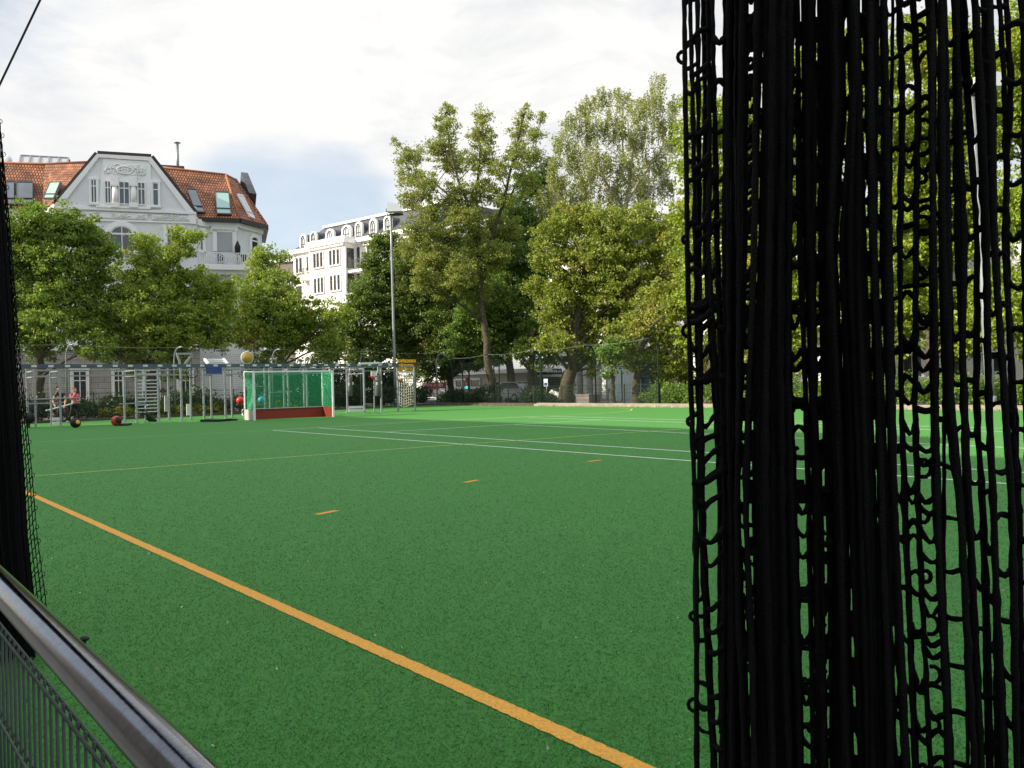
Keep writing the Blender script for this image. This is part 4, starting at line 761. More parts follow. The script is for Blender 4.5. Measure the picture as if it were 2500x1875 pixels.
# right-hand bays: braces, angled head bar
X5 = lambda x, y, a=aF: onA(z5x(x), z5y(y), a)
mb = MB(); mb.bar(X5(240, 478, aF + .8), X5(420, 474, aF + .5), .06); mb.bar(X5(240, 520, aF + .8), X5(840, 515, aF + .6), .05); mb.bar(X5(322, 475, aF + .7), X5(322, 520, aF + .7), .05); mb.bar(X5(280, 455, aF + .7), X5(310, 480, aF + .7), .05); mb.bar(X5(545, 490), X5(590, 450), .05); mb.bar(X5(540, 455), X5(540, 470), .05)
mb.bar(X5(445, 470, aF + .5), X5(840, 468, aF + .5), .06); mb.build('bracing', M['steel'], rig)
mb = MB(); mb.bar(X5(378, 432), X5(605, 422), .13, .1); mb.bar(X5(605, 422), X5(655, 432), .1, .08); mb.build('head_bar', M['white'], rig)
for x, y in ((480, 738), (485, 915)): rbar(X5(450, y, aF), X5(520, y, aF), .05, name='peg')
# climbing net bay
mb = MB()
gx = lambda i, n, x0, x1: x0 + (x1 - x0) * i / n
def cn(i, j): x = gx(i, 6, 862, 1026); y = gx(j, 12, 545, 925 + 22 * math.sin(i / 6 * 3.14)); return X5(x, y + (14 if j > 6 else 6) * math.sin(i * 1.05) * j / 12, aF + .15 - .12 * math.sin(j / 12 * 3.14))
for i in range(7): mb.tube([cn(i, j) for j in range(13)], .024, 5)
for j in range(1, 13): mb.tube([cn(i, j) for i in range(7)], .024, 5)
mb.build('climbing_net', M['rope'], rig)
for (x0, x1, y0, y1, m) in ((836, 1055, 382, 418, 'yellow'), (850, 1028, 436, 462, 'yellow'), (850, 1028, 476, 508, 'yellow'), (850, 1028, 517, 542, 'rope')):
    p0, p1 = X5(x0, (y0 + y1) / 2, aF - .07), X5(x1, (y0 + y1) / 2, aF - .07); hh = RZ(970, z5y(y0), aF) - RZ(970, z5y(y1), aF); mb = MB(); mb.bar(p0, p1, .05, hh); 
    o = mb.build('grip_board', M[m], rig)
    if m == 'yellow':
        mb = MB()
        for k in range(5): q = p0 + (p1 - p0) * (k + .5) / 5 - AV * .03 + V(0, 0, hh * .2 * (-1) ** k); mb.sphere(q, .03, 6)
        mb.build('bolt', M['redball'], o)
rbar(X5(850, 470, aF - .12), X5(1035, 468, aF - .12), .04); mb = MB(); mb.box(X5(935, 490, aF - .1), (.03, .09, .2), AV, BV); mb.build('plate', M['plate'], rig)
for q in ((839, 900, 985), (858, 470, 990)): pass
# inclined board at the wall bars
brd = empty('incline_board', G(375, 1032), 'dark inclined sit up board leaning on the wall bars', 'bench'); p0 = onA(348, 1006, aF - .3); p1 = G(374, 1031); p1[2] = .05
mb = MB(); mb.bar(p0, p1, .52, .07); mb.build('board', M['darkgrey'], brd); mb = MB(); mb.tube([p0 + BV * .15, p0 + BV * .12 + V(0, 0, .25), p0 + BV * .3 + V(0, 0, .3)], .025, 6); mb.build('handle', M['steel'], brd); mb = MB(); pm = p0 * .75 + p1 * .25; mb.bar(V(pm[0], pm[1], 0), pm - V(0, 0, .04), .06); mb.build('leg', M['steel'], brd)
# barbell across the left frame
bar_ = empty('barbell', onA(62, 1020, aF - .25) * V(1, 1, 0), 'barbell resting across the left end of the exercise frame', 'barbell'); mb = MB(); mb.tube([onA(62, 976, aF - .12), onA(186, 971.5, aF - .12)], .028, 8); mb.build('bar', M['steel'], bar_)
for px, y in ((66, 975.8), (72, 975.6)): mb = MB(); q = onA(px, y, aF - .12); mb.tube([q - BV * .012, q + BV * .012], .06, 12); mb.build('collar', M['darkgrey'], bar_)
wp = empty('weight_plates', onA(70, 1030, aF - .5) * V(1, 1, 0), 'dark weight discs on a low stand at the left end of the frame', 'weights'); c = onA(70, 1020, aF - .5)
mb = MB(); mb.tube([c - BV * .1, c + BV * .1], .22, 18); mb.build('disc', M['black'], wp); mb = MB(); mb.tube([c + BV * .12, c + BV * .2], .16, 18); mb.build('disc', M['maroon'], wp); mb = MB(); mb.bar(V(c[0], c[1], 0), c, .08); mb.build('stand', M['darkgrey'], wp)
# punching bags
for x, yt, yb, r_, lb, a in ((268, 590, 822, .135, 'slim grey punching bag with a white tag, hanging in the bay nearer the goal', aF + .9), (604, 575, 822, .165, 'stout grey punching bag hanging from white straps, between the slim bag and the light pole', aF + .1)):
    c0, c1 = onA(z5x(x), z5y(yb), a), onA(z5x(x), z5y(yt), a); top = onA(z5x(x), z5y(440), a); pb = empty('punching_bag', c0, lb, 'punching bag', 'punching bags in the exercise frame')
    mb = MB(); mb.tube([c0, c0 + V(0, 0, .04), c0 + (c1 - c0) * .5, c1 - V(0, 0, .06), c1], [r_ * .8, r_, r_ * 1.02, r_, r_ * .85], 18); body = mb.build('bag', M['bag'], pb)
    mb = MB(); 
    for t in range(4): mb.tube([c1 + BV * r_ * .85 * math.cos(t * 1.57 + .6) + AV * r_ * .85 * math.sin(t * 1.57 + .6), c1 + (top - c1) * .62 + BV * .03 * math.cos(t), top], .016, 4)
    mb.build('straps', M['plate'], pb); mb = MB()
    for k, s_ in enumerate((-.75, .9)): mb.box(c0 + (c1 - c0) * (.62 if k == 0 else .66) + BV * r_ * s_ * .8 - AV * r_ * .75, (.03, .1, .14), AV, BV)
    mb.build('tag', M['white'], body)
kb = empty('kick_target', X5(530, 595, aF + .9) * V(1, 1, 0), 'white board and red pad behind the stout punching bag', 'target'); mb = MB(); mb.box(X5(555, 555, aF + .9), (.04, .35, .3), AV, BV); mb.build('board', M['white'], kb); mb = MB(); mb.bar(X5(490, 588, aF + .9), X5(555, 590, aF + .9), .05); mb.sphere(X5(545, 605, aF + .9), .075, 8); mb.build('pad', M['redball'], kb); mb = MB(); mb.bar(X5(560, 1000, aF + .95) * V(1, 1, 0), X5(556, 540, aF + .95), .05); mb.build('stand', M['steel'], kb)
# balls
def ball(px, py, r, m1, m2, label, a=None, ground=False, cat='ball', group=None):
    c = G(px, py) + V(0, 0, r) if ground else onA(px, py, a)
    o = empty('medicine_ball', c - V(0, 0, r), label, cat, group)
    mb = MB(); mb.sphere(c, r, 14); o1 = mb.build('shell', M[m1], o)
    if m2:
        mb = MB(); ax = unit(c + V(.9, -.45, .25) - c) if True else 0; n = unit(V(.80, -.55, .2))
        u = unit(np.cross(n, V(0, 0, 1))); v = np.cross(n, u); vs = [c + n * r * 1.012]; fs = []
        for i in range(1, 6):
            t = i * (.085 if m2 == 'yellow' else .15)
            for k in range(16): p_ = 2 * math.pi * k / 16; vs.append(c + r * 1.012 * (n * math.cos(t) + math.sin(t) * (u * math.cos(p_) + v * math.sin(p_))))
        fs = [(0, 1 + k, 1 + (k + 1) % 16) for k in range(16)] + [(1 + i * 16 + k, 17 + i * 16 + k, 17 + i * 16 + (k + 1) % 16, 1 + i * 16 + (k + 1) % 16) for i in range(4) for k in range(16)]
        mb.add(vs, fs, True); mb.build('panel', M[m2], o1)
    return o
ball(184.5, 1044.5, .195, 'black', 'yellow', 'black medicine ball with a yellow panel on the turf by the women', ground=True); ball(284.5, 1040, .205, 'orange_ball', 'black', 'orange red medicine ball with a black panel on the turf by the wall bars', ground=True)
ball(586.5, 978, .195, 'redball', None, 'red gym ball on the rack just left of the goal', aB - .5); ball(638.5, 976.5, .195, 'cyan', None, 'light blue gym ball on the rack seen through the goal net', aB - .5); ball(z5x(877), z5y(633), .115, 'ridge', None, 'small brown ball held in the climbing net', aF - .05)
for (x0, x1, y0, y1, lb, hgt) in ((534, 583, 1024, 1030, 'black exercise mat on the turf left of the goal', .09), (311, 324, 1036.5, 1039.5, 'small black pad on the turf by the orange red ball', .06)):
    p0, p1 = G(x0, y1), G(x1, y0 + (y1 - y0) * .35); d = unit(p1 - p0); n = V(-d[1], d[0], 0); mb = MB(); w_ = 1.0 if x1 - x0 > 20 else .35; L_ = np.linalg.norm(p1 - p0)
    ring = [(0, .05), (.06, -.0), (L_ * .5, -.05), (L_ - .08, .0), (L_, .12), (L_ - .1, w_), (L_ * .5, w_ + .06), (.1, w_)]; mb.poly([p0 + d * x + n * y + V(0, 0, hgt + .03 * math.sin(x * 3)) for x, y in ring], hgt, V(0, 0, 1)); tag(mb.build('exercise_mat', M['black']), lb, 'mat', 'mats on the turf')
# ================================================================== hockey goal
g0 = V(-11.246, 37.40, 0); g1 = g0 + 3.72 * unit(V(math.cos(.6465), math.sin(.6465), 0)); gd = unit(g1 - g0); gb_ = V(-gd[1], gd[0], 0); HG, DG = 2.16, 1.12
goal = empty('hockey_goal', (g0 + g1) / 2, 'white hockey goal with green net and red backboard', 'goal'); Z = lambda z: V(0, 0, z)
for g in (g0, g1): mb = MB(); mb.bar(g, g + Z(HG), .08, .08); mb.build('post', M['white'], goal)
mb = MB(); mb.bar(g0 + Z(HG - .04) + gd * .041, g1 + Z(HG - .04) - gd * .041, .078, .078); mb.build('crossbar', M['white'], goal)
for g, s_ in ((g0, 1), (g1, -1)):
    mb = MB(); mb.bar(g + gb_ * DG + Z(.5), g + gb_ * DG + Z(HG - .03), .05); mb.build('rear_post', M['white'], goal); mb = MB(); mb.bar(g + gb_ * .041 + Z(HG - .04), g + gb_ * DG + Z(HG - .01), .05); mb.build('top_stay', M['white'], goal)
mb = MB(); mb.bar(g0 + gb_ * (DG + .03) + Z(.23), g1 + gb_ * (DG + .03) + Z(.23), .03, .46); mb.build('back_board', M['boards'], goal)
mb = MB(); mb.bar(g0 + gb_ * (DG - .01) + Z(.475), g1 + gb_ * (DG - .01) + Z(.475), .06, .03); mb.build('board_rail', M['plate'], goal)
for g, s_ in ((g0, -1), (g1, 1)):
    mb = MB(); mb.bar(g + gb_ * .05 + Z(.23), g + gb_ * DG + Z(.23), .02, .46); mb.build('side_board', M['boards'], goal)
    mb = MB(); mb.bar(g + gd * s_ * .016 + gb_ * .05 + Z(.23), g + gd * s_ * .016 + gb_ * (DG + .04) + Z(.23), .01, .46); mb.build('outer_board', M['boardout'], goal)
def netsheet(f, nu, nv, uvs=None):
    vs = [f(i / nu, j / nv) for j in range(nv + 1) for i in range(nu + 1)]; fs = [(j * (nu + 1) + i, j * (nu + 1) + i + 1, (j + 1) * (nu + 1) + i + 1, (j + 1) * (nu + 1) + i) for j in range(nv) for i in range(nu)]
    mb = MB(); mb.add(vs, fs, True); return mb.build('net', M['goalnet'], goal)
netsheet(lambda u, v: g0 + (g1 - g0) * u + gb_ * (DG - .12 - .16 * math.sin(v * 3.1) * (1 - .5 * u)) + Z(.49 + (HG - .52 - .09 * math.sin(u * 3.14)) * v), 12, 8)
netsheet(lambda u, v: g0 + gd * (.05 + .22 * math.sin(u * 3.14) * math.sin(v * 3.14)) + gb_ * (.05 + (DG - .15) * u) + Z(.47 + (HG - .55) * v), 6, 8); netsheet(lambda u, v: g1 - gd * (.03 + .10 * math.sin(u * 3.14) * math.sin(v * 3.14)) + gb_ * (.05 + (DG - .15) * u) + Z(.47 + (HG - .55) * v), 6, 8)
netsheet(lambda u, v: g0 + (g1 - g0) * u + gb_ * (.05 + (DG - .15) * v) + Z(HG - .06 - .11 * math.sin(u * 3.14) * (.4 + v)), 12, 3)
wh = g0 + gb_ * (DG + .12) + Z(.33) - gd * .06; mb = MB(); mb.tube([wh + gb_ * .1 * math.cos(t) + Z(.13 * math.sin(t)) for t in np.linspace(-1.7, 1.7, 9)], .025, 6); mb.build('handle', M['white'], goal)
# ================================================================== floodlight masts
def mast(name, label, px, py, pt, Zm, r0, r1, head, steps):
    p = at(px, py, Zm) * V(1, 1, 0); top = at(pt[0], pt[1], Zm); h = top[2]; m_ = empty(name, p, label, 'floodlight')
    lean = (top - p) * V(1, 1, 0); mb = MB(); mb.tube([p + lean * k / 6 + Z(h * k / 6) for k in range(7)], np.linspace(r0, r1, 7), 14); mb.build('pole', M['steel'], m_)
    mb = MB(); mb.tube([p, p + Z(.05)], r0 * 2.1, 12); mb.tube([p + Z(.05), p + Z(.5)], r0 * 1.25, 12); mb.build('base', M['steel'], m_)
    u = V(*CR) * V(1, 1, 0); u = unit(u); f = V(-u[1], u[0], 0); t0 = p + lean + Z(h)
    mb = MB(); mb.bar(t0 - u * .25, t0 + u * (head * .62), .07, .07); mb.build('bracket', M['steel'], m_)
    sec = [(0, .12), (0, .62), (.12, .72), (head * .72, .60), (head, .22), (head, .12)]
    mb = MB(); mb.poly([t0 + u * (x - .12) + Z(z) - f * .3 for x, z in sec], .62); mb.build('lamp_head', M['plate'], m_); mb = MB(); mb.box(t0 + u * (head * .5 - .12) + Z(.09), (head * .9, .5, .05), u, f); mb.build('lens', M['darkgrey'], m_)
    mb = MB(); mb.tube([t0 - u * .22 + Z(.1), t0 - u * .3 + Z(.45), t0 - u * .1 + Z(.6)], .03, 5); mb.tube([t0 - u * .15, t0 - u * .36 + Z(.1), t0 - u * .35 + Z(.28), t0 - u * .18 + Z(.3)], .018, 5); mb.build('cable', M['darkgrey'], m_)
    if steps:
        for k in range(14):
            q = p + lean * (.12 + k * .06) + Z(h * (.12 + k * .06)); s_ = (-1) ** k; mb = MB(); mb.bar(q, q + u * s_ * (r0 + .24), .03); mb.build('step', M['steel'], m_)
mast('floodlight_mast', 'tall slim light pole with a single lamp head beside the climbing net', 966, 988, (954, 527), 57.5, .11, .07, 1.0, False)
mast('floodlight_mast', 'thick floodlight mast with climbing steps, seen through the hanging net on the right', 2419, 1000, (2374, 238), 32.2, .17, .10, .95, True)
# ================================================================== people
def skin(name, pts, edges, root, m, parent, sub=2):
    keys = list(pts); me = bpy.data.meshes.new(name); r = parent
    while r.parent is not None: r = r.parent
    off = ROOT[r]; me.from_pydata([tuple(np.array(pts[k][0]) - off) for k in keys], [(keys.index(a_), keys.index(b_)) for a_, b_ in edges], [])
    o = bpy.data.objects.new(name, me); COL.objects.link(o); md = o.modifiers.new('s', 'SKIN'); md.use_smooth_shade = True; o.modifiers.new('d', 'SUBSURF').levels = sub
    for k, d in zip(keys, me.skin_vertices[0].data): rr_ = pts[k][1]; d.radius = rr_ if isinstance(rr_, tuple) else (rr_, rr_); d.use_root = k == root
    dg = bpy.context.evaluated_depsgraph_get(); dg.update(); me2 = bpy.data.meshes.new_from_object(o.evaluated_get(dg)); bpy.data.objects.remove(o); me2.name = name; me2.materials.clear(); me2.materials.append(m)
    for p_ in me2.polygons: p_.use_smooth = True
    o = bpy.data.objects.new(name, me2); COL.objects.link(o); o.parent = parent; return o
def person(base, label, k, face, joints, shirt, trousers, hair, ponytail, sleeves):
    """joints in metres for a 1.65 m figure: (side, forward, up); face = unit forward"""
    f = unit(face); s_ = V(f[1], -f[0], 0); Wd = lambda q: base + s_ * q[0] * k + f * q[1] * k + V(0, 0, q[2] * k)
    J = {n: Wd(q) for n, q in joints.items()}; R_ = dict(pelvis=(.13, .10), waist=(.115, .09), chest=(.145, .10), neckb=(.085, .07), neck=.05, head0=(.062, .07), head1=(.078, .092), head2=(.06, .07), shl=.062, shr=.062, ell=.04, elr=.04, wrl=.027, wrr=.027, hl=.034, hr=.034, hipl=.085, hipr=.085, knl=.056, knr=.056, anl=.036, anr=.036, tol=.03, tor=.03)
    p = empty('person', base, label, 'person'); pts = {n: (J[n], tuple(x * k for x in R_[n]) if isinstance(R_[n], tuple) else R_[n] * k) for n in J}
    ed = [('pelvis', 'waist'), ('waist', 'chest'), ('chest', 'neckb'), ('neckb', 'neck'), ('neck', 'head0'), ('head0', 'head1'), ('head1', 'head2'), ('chest', 'shl'), ('chest', 'shr'), ('shl', 'ell'), ('shr', 'elr'), ('ell', 'wrl'), ('elr', 'wrr'), ('wrl', 'hl'), ('wrr', 'hr'), ('pelvis', 'hipl'), ('pelvis', 'hipr'), ('hipl', 'knl'), ('hipr', 'knr'), ('knl', 'anl'), ('knr', 'anr'), ('anl', 'tol'), ('anr', 'tor')]
    for sd in 'lr':                                    # five fingers on each hand
        h, w_ = J['h' + sd], J['wr' + sd]; d = unit(h - w_); sx = unit(np.cross(d, f + V(.1, .2, .3)))
        for i, (o_, ln) in enumerate(((-.024, .06), (-.008, .075), (.008, .08), (.024, .07))): pts[f'f{sd}{i}'] = (h + d * ln * k + sx * o_ * 1.3 * k + f * .015, .009 * k); ed.append(('h' + sd, f'f{sd}{i}'))
        pts[f't{sd}'] = (h + sx * -.06 * k + d * .02 * k, .01 * k); ed.append(('h' + sd, f't{sd}'))
    skin('body', pts, ed, 'pelvis', M['skin'], p)
    g = lambda names, add: {n: (pts[n][0], tuple(x + add * k for x in pts[n][1]) if isinstance(pts[n][1], tuple) else pts[n][1] + add * k) for n in names}
    sh = g(('pelvis', 'waist', 'chest', 'neckb', 'shl', 'shr'), .016); e2 = [('pelvis', 'waist'), ('waist', 'chest'), ('chest', 'neckb'), ('chest', 'shl'), ('chest', 'shr')]
    for sd in 'lr': q = J['sh' + sd] + (J['el' + sd] - J['sh' + sd]) * sleeves; sh['u' + sd] = (q, .058 * k); e2.append(('sh' + sd, 'u' + sd))
    skin('shirt', sh, e2, 'pelvis', M[shirt], p)
    tr = g(('pelvis', 'hipl', 'hipr', 'knl', 'knr', 'anl', 'anr'), .012); skin('trousers', tr, [('pelvis', 'hipl'), ('pelvis', 'hipr'), ('hipl', 'knl'), ('hipr', 'knr'), ('knl', 'anl'), ('knr', 'anr')], 'pelvis', M[trousers], p)
    hc = J['head1']; hp_ = {'a': (hc + V(0, 0, .045 * k) + f * .015 * k, (.088 * k, .095 * k)), 'b': (hc - f * .055 * k + V(0, 0, .02 * k), (.088 * k, .085 * k)), 'c': (hc - f * .075 * k - V(0, 0, .08 * k), (.07 * k, .05 * k))}; he = [('a', 'b'), ('b', 'c')]
    for i, q in enumerate(ponytail): hp_[f'p{i}'] = (hc + (s_ * q[0] + f * q[1] + V(0, 0, q[2])) * k, q[3] * k); he.append(('c' if i == 0 else f'p{i-1}', f'p{i}'))
    skin('hair', hp_, he, 'b', M[hair], p)
    mb = MB()
    for sx in (-1, 1): mb.sphere(hc + s_ * sx * .032 * k + f * .088 * k + V(0, 0, .012 * k), .011 * k, 6)
    mb.build('eyes', M['black'], p); mb = MB(); mb.tube([hc + f * .092 * k, hc + f * .112 * k - V(0, 0, .022 * k), hc + f * .09 * k - V(0, 0, .03 * k)], [.008 * k, .015 * k, .008 * k], 6); mb.build('nose', M['skin'], p); mb = MB(); mb.bar(hc + f * .09 * k - V(0, 0, .052 * k) - s_ * .022 * k, hc + f * .09 * k - V(0, 0, .052 * k) + s_ * .022 * k, .012 * k, .012 * k); mb.build('mouth', M['redball'], p)
    for sd in 'lr': mb = MB(); a_, t_ = J['an' + sd], J['to' + sd]; d = unit((t_ - a_) * V(1, 1, 0)); mb.tube([a_ - d * .05 * k + V(0, 0, -.03 * k), a_ + d * .02 * k + V(0, 0, -.03 * k), a_ + d * .12 * k - V(0, 0, .04 * k), a_ + d * .18 * k - V(0, 0, .045 * k)], [.042 * k, .05 * k, .042 * k, .022 * k], 8); mb.build('shoe', M['shoe'], p)
    return p, J
base = G(183, 1031); kk = (onA(179, 948.5, base @ AV)[2]) / 1.66
person(base, 'woman in a pink top and black leggings with blond hair, hand raised to her face', kk, V(.75, -.65, 0), dict(pelvis=(0, 0, .92), waist=(0, 0, 1.08), chest=(0, .01, 1.25), neckb=(0, .01, 1.38), neck=(0, .02, 1.43), head0=(0, .03, 1.47), head1=(0, .035, 1.56), head2=(0, .03, 1.62), shl=(-.17, 0, 1.34), shr=(.17, 0, 1.34), ell=(-.22, .1, 1.08), elr=(.22, .16, 1.12), wrl=(-.08, .26, 1.04), wrr=(.10, .22, 1.34), hl=(-.02, .27, 1.06), hr=(.06, .18, 1.42), hipl=(-.09, 0, .86), hipr=(.09, 0, .86), knl=(-.14, .05, .48), knr=(.2, .08, .48), anl=(-.16, -.02, .085), anr=(.3, -.02, .085), tol=(-.19, .1, .045), tor=(.35, .1, .045)), 'pink', 'legging', 'blond', ((0, -.12, -.02, .035), (0, -.15, -.12, .03), (0, -.13, -.2, .012)), .5)
base = G(150, 1033); kk = (onA(151, 944, base @ AV)[2]) / 1.66
person(base, 'woman in a black T-shirt with long brown hair, leaning forward over a bar', kk, V(.15, -.98, 0), dict(pelvis=(-.06, -.02, .9), waist=(-.03, .04, 1.05), chest=(.02, .11, 1.22), neckb=(.03, .15, 1.35), neck=(.03, .17, 1.40), head0=(.03, .2, 1.44), head1=(.03, .22, 1.53), head2=(.03, .22, 1.6), shl=(-.15, .11, 1.3), shr=(.19, .11, 1.3), ell=(-.26, .18, 1.03), elr=(.28, .2, 1.03), wrl=(-.27, .34, .82), wrr=(.16, .38, .86), hl=(-.27, .38, .75), hr=(.12, .42, .80), hipl=(-.15, -.02, .86), hipr=(.03, -.02, .86), knl=(-.22, .05, .47), knr=(.1, .08, .48), anl=(-.26, -.02, .085), anr=(.14, -.02, .085), tol=(-.28, .11, .045), tor=(.17, .11, .045)), 'legging', 'maroon', 'brunette', ((.03, -.03, -.1, .07), (.08, .02, -.22, .06), (.1, .03, -.32, .03)), .45)
pl = empty('exercise_bar', G(145, 1035), 'pale exercise bar held slanting by the two women', 'bar'); a = G(150, 1034) @ AV - .12; mb = MB(); mb.tube([onA(112, 1003, a), onA(178, 985, a)], .03, 8); mb.build('bar', M['plate'], pl); mb = MB(); mb.tube([onA(112, 1003, a), onA(119, 1001.2, a)], .04, 8); mb.build('end_sleeve', M['steel'], pl)
mb = MB(); mb.tube([onA(150, 997, a), onA(156, 1008, a), onA(164, 1019, a), onA(172, 1029, a)], .035, 8); tag(mb.build('battle_rope', M['black']), 'black battle rope hanging from the frame down to the black ball', 'rope')
# ================================================================== foliage
def leaf_arrays(P, size, out=None, droop=.35, ratio=.75, rng=RNG):
    N = len(P); d = rng.normal(size=(N, 3)); d /= np.linalg.norm(d, axis=1)[:, None]
    if out is not None: d += out * .7
    d[:, 2] -= droop; d /= np.linalg.norm(d, axis=1)[:, None] + 1e-9
    q = rng.normal(size=(N, 3)); q[:, 2] *= .4; s = np.cross(d, q); s /= np.linalg.norm(s, axis=1)[:, None] + 1e-9; n = np.cross(s, d)
    L_ = size * rng.uniform(.65, 1.25, (N, 1)); w = L_ * ratio * .5; mid = P + d * L_ * .42; lift = n * L_ * .12
    v = np.stack([P, mid + s * w + lift, P + d * L_, mid - s * w + lift], 1).reshape(-1, 3)
    return v, np.arange(4 * N, dtype=np.int32).reshape(N, 4)
def clumps(c, r, cr, per, dens=1., flat=.55, squash=1., hang=0., rng=RNG):
    """leaf positions: clusters spread through a lobe, most near its skin"""
    n = max(4, int(dens * 9. * r * r / (cr * cr)))
    u = rng.normal(size=(n, 3)); u /= np.linalg.norm(u, axis=1)[:, None]; rad = r * np.where(rng.random(n) < .78, rng.uniform(.55, 1.0, n) + rng.random(n) ** 3 * .45, rng.uniform(.15, .7, n))
    C = c + u * rad[:, None] * np.array([1, 1, squash]); k = rng.poisson(per, n) + 4; sc = cr * rng.uniform(.45, 1.25, n)
    idx = np.repeat(np.arange(n), k); off = rng.normal(size=(len(idx), 3)) * .5; off[:, 2] *= flat
    if hang: off[:, 2] = -np.abs(rng.normal(size=len(idx))) * hang; off[:, :2] *= .45
    return C, C[idx] + off * sc[idx][:, None], u[idx]
def limb(mb, p, q, r0, r1, bend=.12, n=6, rng=RNG):
    p = np.asarray(p, float); q = np.asarray(q, float); L_ = np.linalg.norm(q - p); o = rng.normal(size=3) * bend * L_; o[2] = abs(o[2]) * .5
    t = np.linspace(0, 1, n)[:, None]; pts = p + (q - p) * t + o * (t * (1 - t)) * 1.6 + rng.normal(size=(n, 3)) * L_ * .012 * (t * (1 - t) * 4); mb.tube(pts, np.linspace(r0, r1, n), 7 if r0 > .08 else 4, False); return pts
def tree(name, label, cat, Z, trunk, lobes, lm, leaf=.165, cr=.46, per=46, dens=1., r0=.24, bark='bark', droop=.35, flat=.55, hang=0., limbs=(), twigs=.25, depth=.55, group=None, ratio=.75, squash=1.):
    """trunk: pixel path from the ground up; lobes: (x, y, radius) in pixels at this tree's distance, given a depth of their own"""
    rng = np.random.default_rng(abs(hash(label.encode().hex())) % 1 + sum(map(ord, label)))
    k = Z / F_PX; base = at(trunk[0][0], trunk[0][1], Z) * V(1, 1, 0); r = empty(name, base, label, cat, group)
    path = [base + V(0, 0, -.1)] + [at(x, y, Z) for x, y in trunk[1:]]; mb = MB()
    path = np.array(path); tt = np.linspace(0, 1, len(path)); ts = np.linspace(0, 1, 12); pp_ = np.stack([np.interp(ts, tt, path[:, i]) for i in range(3)], 1); pp_ += rng.normal(size=pp_.shape) * .05 * V(1, 1, 0)
    rad = r0 * (1 - .55 * ts); rad[0] *= 1.5; rad[1] *= 1.12; mb.tube(pp_, rad, 10, False); SK, SR = [pp_[4:]], [rad[4:]]
    for pl_, ra, rb in limbs:
        m_ = 10; q_ = np.array([at(x, y, Z + dz) for x, y, dz in pl_]); ts2 = np.linspace(0, 1, m_); tq = np.linspace(0, 1, len(q_)); q_ = np.stack([np.interp(ts2, tq, q_[:, i]) for i in range(3)], 1) + rng.normal(size=(m_, 3)) * .05; rl_ = np.linspace(ra, rb, m_); mb.tube(q_, rl_, 8, False); SK.append(q_[2:]); SR.append(rl_[2:])
    SK = np.concatenate(SK); SR = np.concatenate(SR)
    xs = np.array([l[0] for l in lobes]); spread = (xs.max() - xs.min()) * k * .5
    allp, allo = [], []
    for (x, y, rp) in lobes:
        rr_ = rp * k; dz = (rng.random() * 2 - 1) * spread * depth * .8; s_ = (Z + dz) / Z; c = at(x, y, Z + dz); rr_ *= s_
        C, P_, U_ = clumps(c, rr_, cr, per, dens, flat, squash, hang, rng); allp.append(P_); allo.append(U_)
        dd = SK - c; hz = np.linalg.norm(dd[:, :2], axis=1); j = np.argmin(np.linalg.norm(dd, axis=1) + 2.5 * np.maximum(0, dd[:, 2] + .7 * hz)); lp = limb(mb, SK[j], c, min(SR[j] * .8, max(.03, SR[j] * .42)), .025, rng=rng)
        for q in C[rng.random(len(C)) < twigs]: limb(mb, lp[rng.integers(3, 6)], q, .028, .008, .1, 4, rng)
    mb.build('trunk', M[bark], r)
    P_ = np.concatenate(allp); U_ = np.concatenate(allo); print('leaves', name, len(P_)); keep = P_[:, 2] > .5; v, f = leaf_arrays(P_[keep], leaf, U_[keep], droop, ratio, rng); raw('crown', v, f, lm, r); return r
LM = dict(
    maple=leafmat('leaf_maple', (0.102, 0.207, 0.022), (0.312, 0.403, 0.050), (0.504, 0.392, 0.070), .05, .46), mapley=leafmat('leaf_maple_bright', (0.132, 0.229, 0.025), (0.408, 0.469, 0.055), (0.528, 0.414, 0.070), .04, .46),
    dark=leafmat('leaf_dark', (0.072, 0.136, 0.020), (0.240, 0.316, 0.045), (0.240, 0.131, 0.050), .03, .46), robinia=leafmat('leaf_robinia', (0.156, 0.218, 0.035), (0.432, 0.458, 0.085), (0.576, 0.480, 0.130), .06, .46),
    birch=leafmat('leaf_birch', (.20, .235, .055), (.47, .51, .15), None, 0, .46), linden=leafmat('leaf_linden', (0.144, 0.218, 0.025), (0.408, 0.436, 0.055), (0.600, 0.501, 0.090), .12, .46), mid=leafmat('leaf_mid', (0.090, 0.191, 0.030), (0.252, 0.371, 0.050), None, 0, .46),
    net=leafmat('leaf_sunny', (0.156, 0.273, 0.022), (0.456, 0.512, 0.040), (0.600, 0.523, 0.050), .08, .45), hedge=leafmat('leaf_hedge', (.022, .05, .015), (.065, .11, .025), None, 0, .2), low=leafmat('leaf_low', (.16, .2, .025), (.42, .40, .05), None, 0, .35))
tree('maple_tree', 'broad maple with orange tinged leaves at the far left, next to the left net', 'tree', 50, [(92, 1012), (94, 930), (97, 850), (110, 760)], [(50, 545, 52), (110, 552, 52), (160, 552, 48), (205, 560, 42), (225, 612, 46), (60, 640, 66), (140, 655, 74), (210, 690, 56), (60, 750, 70), (140, 765, 72), (215, 775, 52), (268, 612, 22), (60, 830, 48), (130, 840, 36), (15, 620, 60), (10, 760, 60), (235, 845, 40)], LM['maple'], r0=.36)
